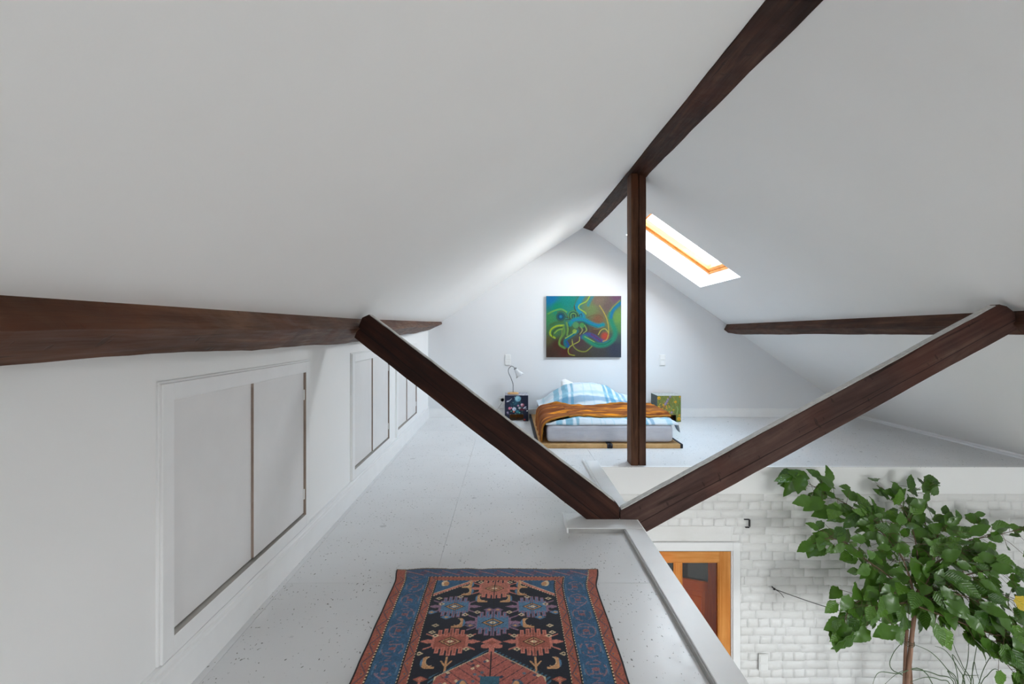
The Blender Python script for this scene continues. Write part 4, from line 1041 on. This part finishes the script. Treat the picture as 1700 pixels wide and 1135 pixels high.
# the large rust hexagon with finial, twig and blossoms
ya = 0.705; hexm = (Y-ya > np.clip(aX, 0, 0.205)*0.74) & (aX < 0.205+0.03*np.clip((Y-0.86)/0.1, 0, 1))
near = (Y-ya > aX*0.74 - 0.020) & (aX < 0.232) & ~hexm
F_(near & ((np.floor((X+Y)/0.012) % 2) == 0), (52,88,108)); F_((Y-ya > aX*0.74-0.005) & (aX < 0.212) & ~hexm, CREAM, .75)
F_(hexm, (160,88,78))
F_((aX < 0.011) & (Y > 0.64) & (Y < ya+0.02), PINK); F_((aX/0.045 + np.abs(Y-0.645)/0.030) < 1, PINK); F_((aX/0.024 + np.abs(Y-0.648)/0.016) < 1, RUST); F_((np.hypot((aX-0.026)/0.020, (Y-0.672)/0.014) < 1), PINK)
F_(hexm & (aX < 0.0035), BLACK); tw = (Y-0.76+aX*0.9) % 0.052
F_(hexm & (tw < 0.0045) & (aX < 0.19), (40,30,40), .9)
for k in range(60):
    bx, by = rs.uniform(-0.19, 0.19), rs.uniform(0.74, 1.06); c = [(44,70,96),(30,40,60),CREAM,(70,100,116)][k % 4]
    F_(hexm & ((np.abs(X-bx)/0.009 + np.abs(Y-by)/0.009) < 1), c, .9)
F_((np.abs(X) < 0.036) & (Y > 0.855) & (Y < 0.92) & hexm, (44,88,106))
for s in (-1, 1): F_(hexm & (np.hypot((X*s-0.105)/0.022, (Y-0.90)/0.028) < 1), (58,88,112)); F_(hexm & (np.hypot((X*s-0.100)/0.012, (Y-0.895)/0.018) < 1), TANR)
# abrash (dye bands), knots and wear
band = vnoise(ww, hh, 400, 9, 1)*0.3 + vnoise(ww, hh, 60, 30, 2)*0.3; knot = 0.26*rs.randn(hh, ww)
r.c *= (0.86 + band*0.5 + knot*0.8).clip(0.35, 1.6)[..., None]
mixn = vnoise(ww, hh, 3, 3, 5)[..., None]; r.c = r.c*(1.08+0.30*mixn) + 0.003
# where the cloth lies: slightly wavy selvedges, soft ripples
PX = np.zeros((hh, ww, 3))
for j in range(hh):
    v = Vv[j]; xl = -0.580 - 0.016*smooth(0.12, 0.0, v) if False else -0.580 - 0.018*(1-smooth(0.0, 0.14, v)) + 0.006*nz(v*5, 0, 1)
    xr = 0.448 + 0.038*(1-smooth(0.0, 0.20, v)) + 0.005*nz(v*5, 3, 1)
    PX[j, :, 0] = xl + (xr-xl)*(U+0.526)/1.052
    PX[j, :, 1] = ysr[j]
    PX[j, :, 2] = 0.0085
gx = np.linspace(0, 1, ww)
for i in range(ww):
    wv = 0.008*nz(gx[i]*7, 0.4, 2) + 0.004*nz(gx[i]*18, 1.4, 2)
    PX[:, i, 1] += wv*np.exp(-Vv/0.05)
    PX[:, i, 2] += np.abs(0.012*nz(gx[i]*6, 2.4, 2))*np.exp(-Vv/0.03)
M_rug = vcol_mat('knotted_wool', 0.95, 500, 0.5, 0.002, 0.15)
rug = thing('rug', (-0.066, 1.78, 0), 'worn navy, rust and blue oriental rug with medallions on the gallery floor', 'rug')
pile = link('woven_field', grid_mesh(PX, M_rug, True, r.c, flip=True), rug)
md = pile.modifiers.new('thick', 'SOLIDIFY'); md.thickness = 0.0075; md.offset = -1
bm = bmesh.new()
for k in range(330):                                   # short worn fringe on the far end
    i = R.randrange(ww); p = PX[0, i]; L_ = R.uniform(0.004, 0.014); a = R.uniform(-0.5, 0.5); w = 0.0012
    q = [bm.verts.new(c) for c in ((p[0]-w, p[1]-0.002, p[2]), (p[0]+w, p[1]-0.002, p[2]), (p[0]+w+a*L_, p[1]+L_, max(0.001, p[2]-0.004)), (p[0]-w+a*L_, p[1]+L_, max(0.001, p[2]-0.004)))]
    bm.faces.new(q)
o = link('fringe', bm_mesh(bm, plain('wool_fringe', lin((150, 120, 84)), 0.95)), rug, kind='stuff')

# ------------------------------------------------------------------ plants in the room below
M_pot = plain('terracotta_pot', (0.40, 0.20, 0.12), 0.8); M_soil = plain('potting_soil', (0.04, 0.028, 0.02), 0.95, nscale=60, amt=0.5)
M_bark = wood('young_bark', (0, 0, 1), (1, 0, 0), (0.11, 0.055, 0.035), (0.22, 0.125, 0.085), (0.34, 0.21, 0.15), fleck=0.15, rough=0.8)
M_twig = plain('green_brown_twig', (0.11, 0.065, 0.035), 0.7)
def leaf_mat(name, c0, c1, under=0.0):
    t = NT(name); v = t.coord('Object'); oi = t.new('ShaderNodeObjectInfo')
    base = t.ramp(oi.outputs['Random'], (0.0, c0), (1.0, c1))
    sx = t.new('ShaderNodeSeparateXYZ'); t.ln(v, sx.inputs[0])
    ax_ = t.math('ABSOLUTE', sx.outputs[0])
    rib = t.math('SINE', t.math('MULTIPLY', t.math('SUBTRACT', sx.outputs[1], t.math('MULTIPLY', ax_, 0.9)), 48.0))
    mid = t.ramp(ax_, (0.0, (1, 1, 1)), (0.03, (0, 0, 0)))
    col = t.mix(t.math('MULTIPLY', mid, 0.45), base, (0.10, 0.20, 0.035))
    n = t.bump(rib, 0.22, 0.02); n = t.bump(t.noise(v, 6, 2), 0.2, 0.05, n)
    m = t.done(col, 0.30, n, spec=0.55)
    tr = t.new('ShaderNodeBsdfTranslucent'); tr.inputs[0].default_value = (0.16, 0.34, 0.03, 1)
    mx = t.new('ShaderNodeMixShader'); mx.inputs[0].default_value = 0.16
    t.ln(t.b.outputs[0], mx.inputs[1]); t.ln(tr.outputs[0], mx.inputs[2]); t.ln(mx.outputs[0], t.n['Material Output'].inputs['Surface'])
    return m
M_leaf = leaf_mat('glossy_leaf', (0.024, 0.074, 0.008), (0.085, 0.190, 0.018))
M_yleaf = leaf_mat('yellow_leaf', (0.60, 0.42, 0.03), (0.65, 0.45, 0.04))
def leaf_me(seed, wide, curl, mat):
    q = random.Random(seed); V, Fc = [], []; n = 12
    for i in range(n+1):
        y = i/n; w = wide*0.5*(min(1, y/0.30)**0.55)*(1-max(0, (y-0.30)/0.70)**1.7)*(1+(0.05 if i % 2 else -0.05))
        if i == 0: w = wide*0.20
        back = (0.07, 0.045, 0.02)[i] if i < 3 else 0
        z = -curl*y*y + 0.025*math.sin(y*5+seed); dn = 0.02*math.sin(i*1.7+seed)
        V += [(-w, y-back, z+0.22*w+dn), (0, y, z), (w, y-back, z+0.22*w-dn)]
    for i in range(n):
        for k in range(2): a = i*3+k; Fc.append((a, a+1, a+4, a+3))
    return mesh(V, Fc, mat, True)
LEAF = [leaf_me(i, w, c, M_leaf) for i, (w, c) in enumerate(((0.70, 0.10), (0.78, 0.24), (0.62, 0.16), (0.72, 0.32), (0.66, 0.05), (0.54, 0.2)))]
LEAFY = leaf_me(9, 0.8, 0.15, M_yleaf)
base = at(1507, 1330, 4.25); base.z = ZLOW
plant = thing('potted_plant', base, 'tall potted shrub with large glossy green leaves in front of the painted brick wall', 'plant')
MP = Matrix.Translation(base)
link('pot', lathe([(0.0, 0), (0.15, 0), (0.165, 0.02), (0.21, 0.33), (0.225, 0.33), (0.228, 0.37), (0.205, 0.37), (0.198, 0.33), (0.0, 0.32)], 28, M_pot, MP), plant)
link('soil', lathe([(0.0, 0.352), (0.10, 0.350), (0.199, 0.342), (0.199, 0.325)], 24, M_soil, MP), plant)
Yt = 4.25
def A3(L, y0, y1=None):
    y1 = y0 if y1 is None else y1; n = len(L)
    return [at(x, y, y0 + (y1-y0)*i/max(1, n-1)) for i, (x, y) in enumerate(L)]
root = base + Vector((0, 0, 0.33))
S1 = spline([root + Vector((0.0, 0, 0))] + A3([(1506, 1150), (1511, 1085), (1515, 1045), (1520, 1010), (1526, 975)], Yt), 6)
link('stem', tube(S1, [0.021 - 0.008*i/len(S1) for i in range(len(S1))], 10, M_bark), plant)
S2 = spline([root + Vector((-0.05, 0.02, 0))] + A3([(1501, 1140), (1503, 1085), (1506, 1044)], Yt+0.02), 6)
link('stem', tube(S2, 0.0125, 9, M_bark), plant)
S3 = spline([root + Vector((0.06, 0.03, 0))] + A3([(1513, 1140), (1510, 1085), (1511, 1060)], Yt+0.04), 6)
link('stem', tube(S3, 0.010, 9, M_bark), plant)
for k in range(3):
    c = at(1509, 1064+k*2.5, Yt); pts = [c + Vector((0.042*math.cos(a), 0.045*math.sin(a)+0.01, 0.006*math.sin(2*a+k))) for a in np.linspace(0, 2*math.pi, 17)]
    link('twine', tube(pts, 0.0022, 5, plain('garden_twine', (0.10, 0.09, 0.05), 0.9), caps=False), plant)
fork = [(1521, 1005)]
BR = [([(1510,955),(1485,905),(1450,872),(1420,846),(1390,828),(1360,812),(1334,799),(1310,794)], 4.25, 4.62, 1.25, 1.18),
      ([(1480,960),(1440,930),(1408,903),(1375,893),(1346,905)], 4.22, 4.15, 1.0, 0.95),
      ([(1490,985),(1455,985),(1422,1000),(1405,1022),(1400,1050)], 4.2, 3.95, 1.15, 1.2),
      ([(1525,950),(1520,900),(1508,860),(1495,838),(1478,822)], 4.3, 4.5, 1.3, 0.95),
      ([(1535,940),(1537,880),(1532,842),(1541,818),(1534,798)], 4.3, 4.62, 1.1, 0.9),
      ([(1550,945),(1580,912),(1612,896),(1650,889),(1690,880),(1735,876)], 4.3, 4.55, 0.9, 1.0),
      ([(1560,965),(1600,955),(1640,948),(1690,950),(1740,962)], 4.2, 4.15, 1.15, 1.05),
      ([(1570,1000),(1610,1022),(1640,1060),(1668,1098),(1695,1130)], 4.15, 4.0, 1.2, 1.15),
      ([(1575,985),(1630,1002),(1680,1040),(1730,1085)], 4.15, 3.9, 1.3, 1.1),
      ([(1545,985),(1572,1003),(1592,1025),(1606,1040)], 4.2, 4.1, 1.0, 1.0),
      ([(1500,1000),(1472,1008),(1446,1012),(1425,1030)], 4.2, 4.0, 1.1, 1.1),
      ([(1530,955),(1560,930),(1592,922),(1615,912)], 4.25, 4.35, 1.3, 1.0),
      ([(1500,930),(1470,890),(1456,868),(1440,858)], 4.2, 4.2, 1.3, 0.9),
      ([(1545,950),(1552,905),(1560,880),(1572,860)], 4.2, 4.3, 1.2, 0.9),
      ([(1590,970),(1640,980),(1690,1000),(1735,1020)], 4.25, 4.3, 1.1, 1.05),
      ([(1640,1050),(1672,1060),(1700,1090),(1720,1120)], 4.05, 4.0, 1.2, 1.1)]
leaves = []; axis = at(1521, 980, 4.25)
for L, ya_, yb_, dens, sz in BR:
    pts = spline(A3(fork + L, ya_, yb_), 6); n = len(pts)
    link('branch', tube(pts, [0.0065*(1-0.75*i/n) for i in range(n)], 6, M_twig), plant)
    Lt = sum((pts[i+1]-pts[i]).length for i in range(n-1)); k = int(Lt*40*dens)
    for i in range(k):
        t = 0.10 + 0.90*(i+R.random()*0.6)/k; p = pts[min(n-1, int(t*(n-1)))]
        off = Vector((R.gauss(0, 1)*0.072, R.gauss(0, 1)*0.09, R.gauss(0, 1)*0.065)) * (0.45 if t > 0.85 else 1.0)
        if i == k-1: off = Vector((0, 0, 0))
        leaves.append((p + off, p, sz, (pts[-1]-pts[0]).normalized()))
R.shuffle(leaves)
yp = at(1680, 985, 4.1); leaves.sort(key=lambda L_: (L_[0]-yp).length); first = leaves.pop(0); R.shuffle(leaves); leaves.insert(3, first)
print('leaves', len(leaves))
bmt = bmesh.new(); bms = bmesh.new()
for i, (p, q, sz, dr_) in enumerate(leaves):
    out = (p - axis); out.y *= 0.6
    a = (out.normalized()*0.45 + dr_*0.45 + Vector((R.gauss(0, .35), R.gauss(0, .25)-0.15, -0.55 + R.gauss(0, .35)))).normalized()
    nn = Vector((R.gauss(0, .45), -0.75 + R.gauss(0, .3), 0.62 + R.gauss(0, .3))); nn = (nn - a*nn.dot(a))
    if nn.length < 0.1: nn = a.cross(Vector((1, 0, 0)))
    nn.normalize(); xx = a.cross(nn)
    s = sz * R.uniform(0.090, 0.168) * (0.72 if R.random() < 0.18 else 1.0)
    M = Matrix((xx*s, a*s, nn*s)).transposed().to_4x4(); M.translation = p
    me = LEAFY if i == 3 else LEAF[R.randrange(len(LEAF))]
    if i < 290:
        o = link('leaf', me, plant, M)
        if i == 3: o['label'] = 'yellowed leaf'
    else:
        t_ = me.copy(); t_.transform(M); bms.from_mesh(t_); bpy.data.meshes.remove(t_)
    if (p-q).length > 0.01:
        t_ = tube([q, (q+p)/2 + Vector((0, 0, 0.01)), p], 0.0016, 4, M_twig, caps=False); bmt.from_mesh(t_); bpy.data.meshes.remove(t_)
link('petioles', bm_mesh(bmt, M_twig), plant, kind='stuff')
if len(leaves) > 290: link('leaves_behind', bm_mesh(bms, M_leaf, True), plant, kind='stuff')
else: bms.free()

# grassy plant with long arching blades beside it
gb = at(1592, 1330, 4.35); gb.z = ZLOW
gp = thing('grass_plant', gb, 'low pot plant with thin arching grassy blades under the leafy shrub', 'plant')
link('pot', lathe([(0.0, 0), (0.11, 0), (0.12, 0.02), (0.155, 0.45), (0.165, 0.45), (0.165, 0.48), (0.15, 0.48), (0.145, 0.45), (0.0, 0.44)], 24, M_pot, Matrix.Translation(gb)), gp)
link('soil', lathe([(0.0, 0.462), (0.144, 0.455), (0.146, 0.44)], 20, M_soil, Matrix.Translation(gb)), gp)
M_blade = plain('grass_blade', (0.045, 0.085, 0.025), 0.5)
BL = [[(1520,1140),(1480,1110),(1482,1086),(1499,1066),(1512,1067)], [(1540,1120),(1490,1118),(1459,1116),(1448,1138)], [(1585,1140),(1556,1120),(1525,1112),(1494,1115),(1464,1140)],
      [(1590,1140),(1572,1110),(1545,1082),(1513,1068)], [(1592,1145),(1588,1112),(1581,1086),(1598,1110),(1613,1138)], [(1612,1145),(1598,1105),(1586,1078),(1580,1058)],
      [(1588,1145),(1578,1122),(1573,1113),(1584,1124),(1592,1138)], [(1615,1145),(1614,1120),(1617,1098),(1622,1118),(1630,1140)], [(1600,1145),(1599,1128),(1599,1120),(1612,1121),(1626,1120)],
      [(1610,1145),(1616,1105),(1622,1070),(1626,1050)], [(1580,1145),(1560,1128),(1536,1124),(1508,1133)], [(1602,1145),(1590,1108),(1570,1080),(1552,1072)], [(1622,1145),(1634,1108),(1650,1084),(1668,1078)],
      [(1596,1145),(1606,1100),(1608,1066),(1604,1040)], [(1625,1145),(1640,1120),(1652,1110),(1664,1118)]]
for L in BL:
    pts = spline([gb + Vector((R.uniform(-.06, .06), R.uniform(-.05, .05), 0.46))] + A3(L, 4.33 + R.uniform(-.1, .12)), 6); n = len(pts)
    V, Fc = [], []
    for i, p in enumerate(pts):
        d = (pts[min(i+1, n-1)]-pts[max(0, i-1)]).normalized(); x = d.cross(Vector((0, -1, 0.25)))
        x = x.normalized() if x.length > 1e-4 else Vector((1, 0, 0)); w = 0.0042*(1-0.8*(i/n)**3)
        b = d.cross(x)*0.0012
        V += [p - x*w, p + b, p + x*w]
    for i in range(n-1): Fc += [(i*3, i*3+1, i*3+4, i*3+3), (i*3+1, i*3+2, i*3+5, i*3+4)]
    link('blade', mesh(V, Fc, M_blade, True), gp)

# string that ties the shrub to a nail in the wall; iron wall anchor; nicks in the plaster
tie = thing('tie_string', at(1283, 975, YW-0.03), 'black string from a nail in the brick wall to the stem of the shrub', 'string')
na = at(1283, 975, YW-0.02); na.y = YW-0.012
M_iron = plain('black_iron', (0.015, 0.015, 0.017), 0.5)
link('nail', tube([na + Vector((0, 0.02, 0)), na + Vector((0, -0.045, 0.004))], [0.006, 0.005], 8, M_iron), tie)
k0 = na + Vector((0, -0.035, 0)); k1 = at(1507, 1040, Yt-0.02)
link('string', tube([k0 + (k1-k0)*t - Vector((0, 0, 0.03*math.sin(math.pi*t))) for t in np.linspace(0, 1, 14)], 0.0032, 5, M_iron), tie)
link('loose_end', tube(spline([k0, k0 + Vector((0.05, -0.01, -0.03)), k0 + Vector((0.085, -0.01, -0.075))], 4), 0.0028, 5, M_iron), tie)
link('knot', lathe([(0.0, -0.012), (0.011, -0.006), (0.011, 0.006), (0.0, 0.012)], 8, M_iron, Matrix.Translation(k0)), tie)
an = thing('wall_anchor', at(1245, 870, YW-0.02), 'small black iron anchor hook in the brick wall right above the door', 'hook')
c = at(1245, 869, YW-0.024)
link('bar', box(c.x-0.005, c.x+0.005, YW-0.026, YW-0.005, c.z-0.032, c.z+0.038, M_iron, 0.002), an)
link('arm', box(c.x-0.052, c.x-0.006, YW-0.024, YW-0.005, c.z+0.034, c.z+0.041, M_iron, 0.002), an)
link('arm', box(c.x-0.040, c.x-0.002, YW-0.024, YW-0.005, c.z-0.042, c.z-0.034, M_iron, 0.002), an)
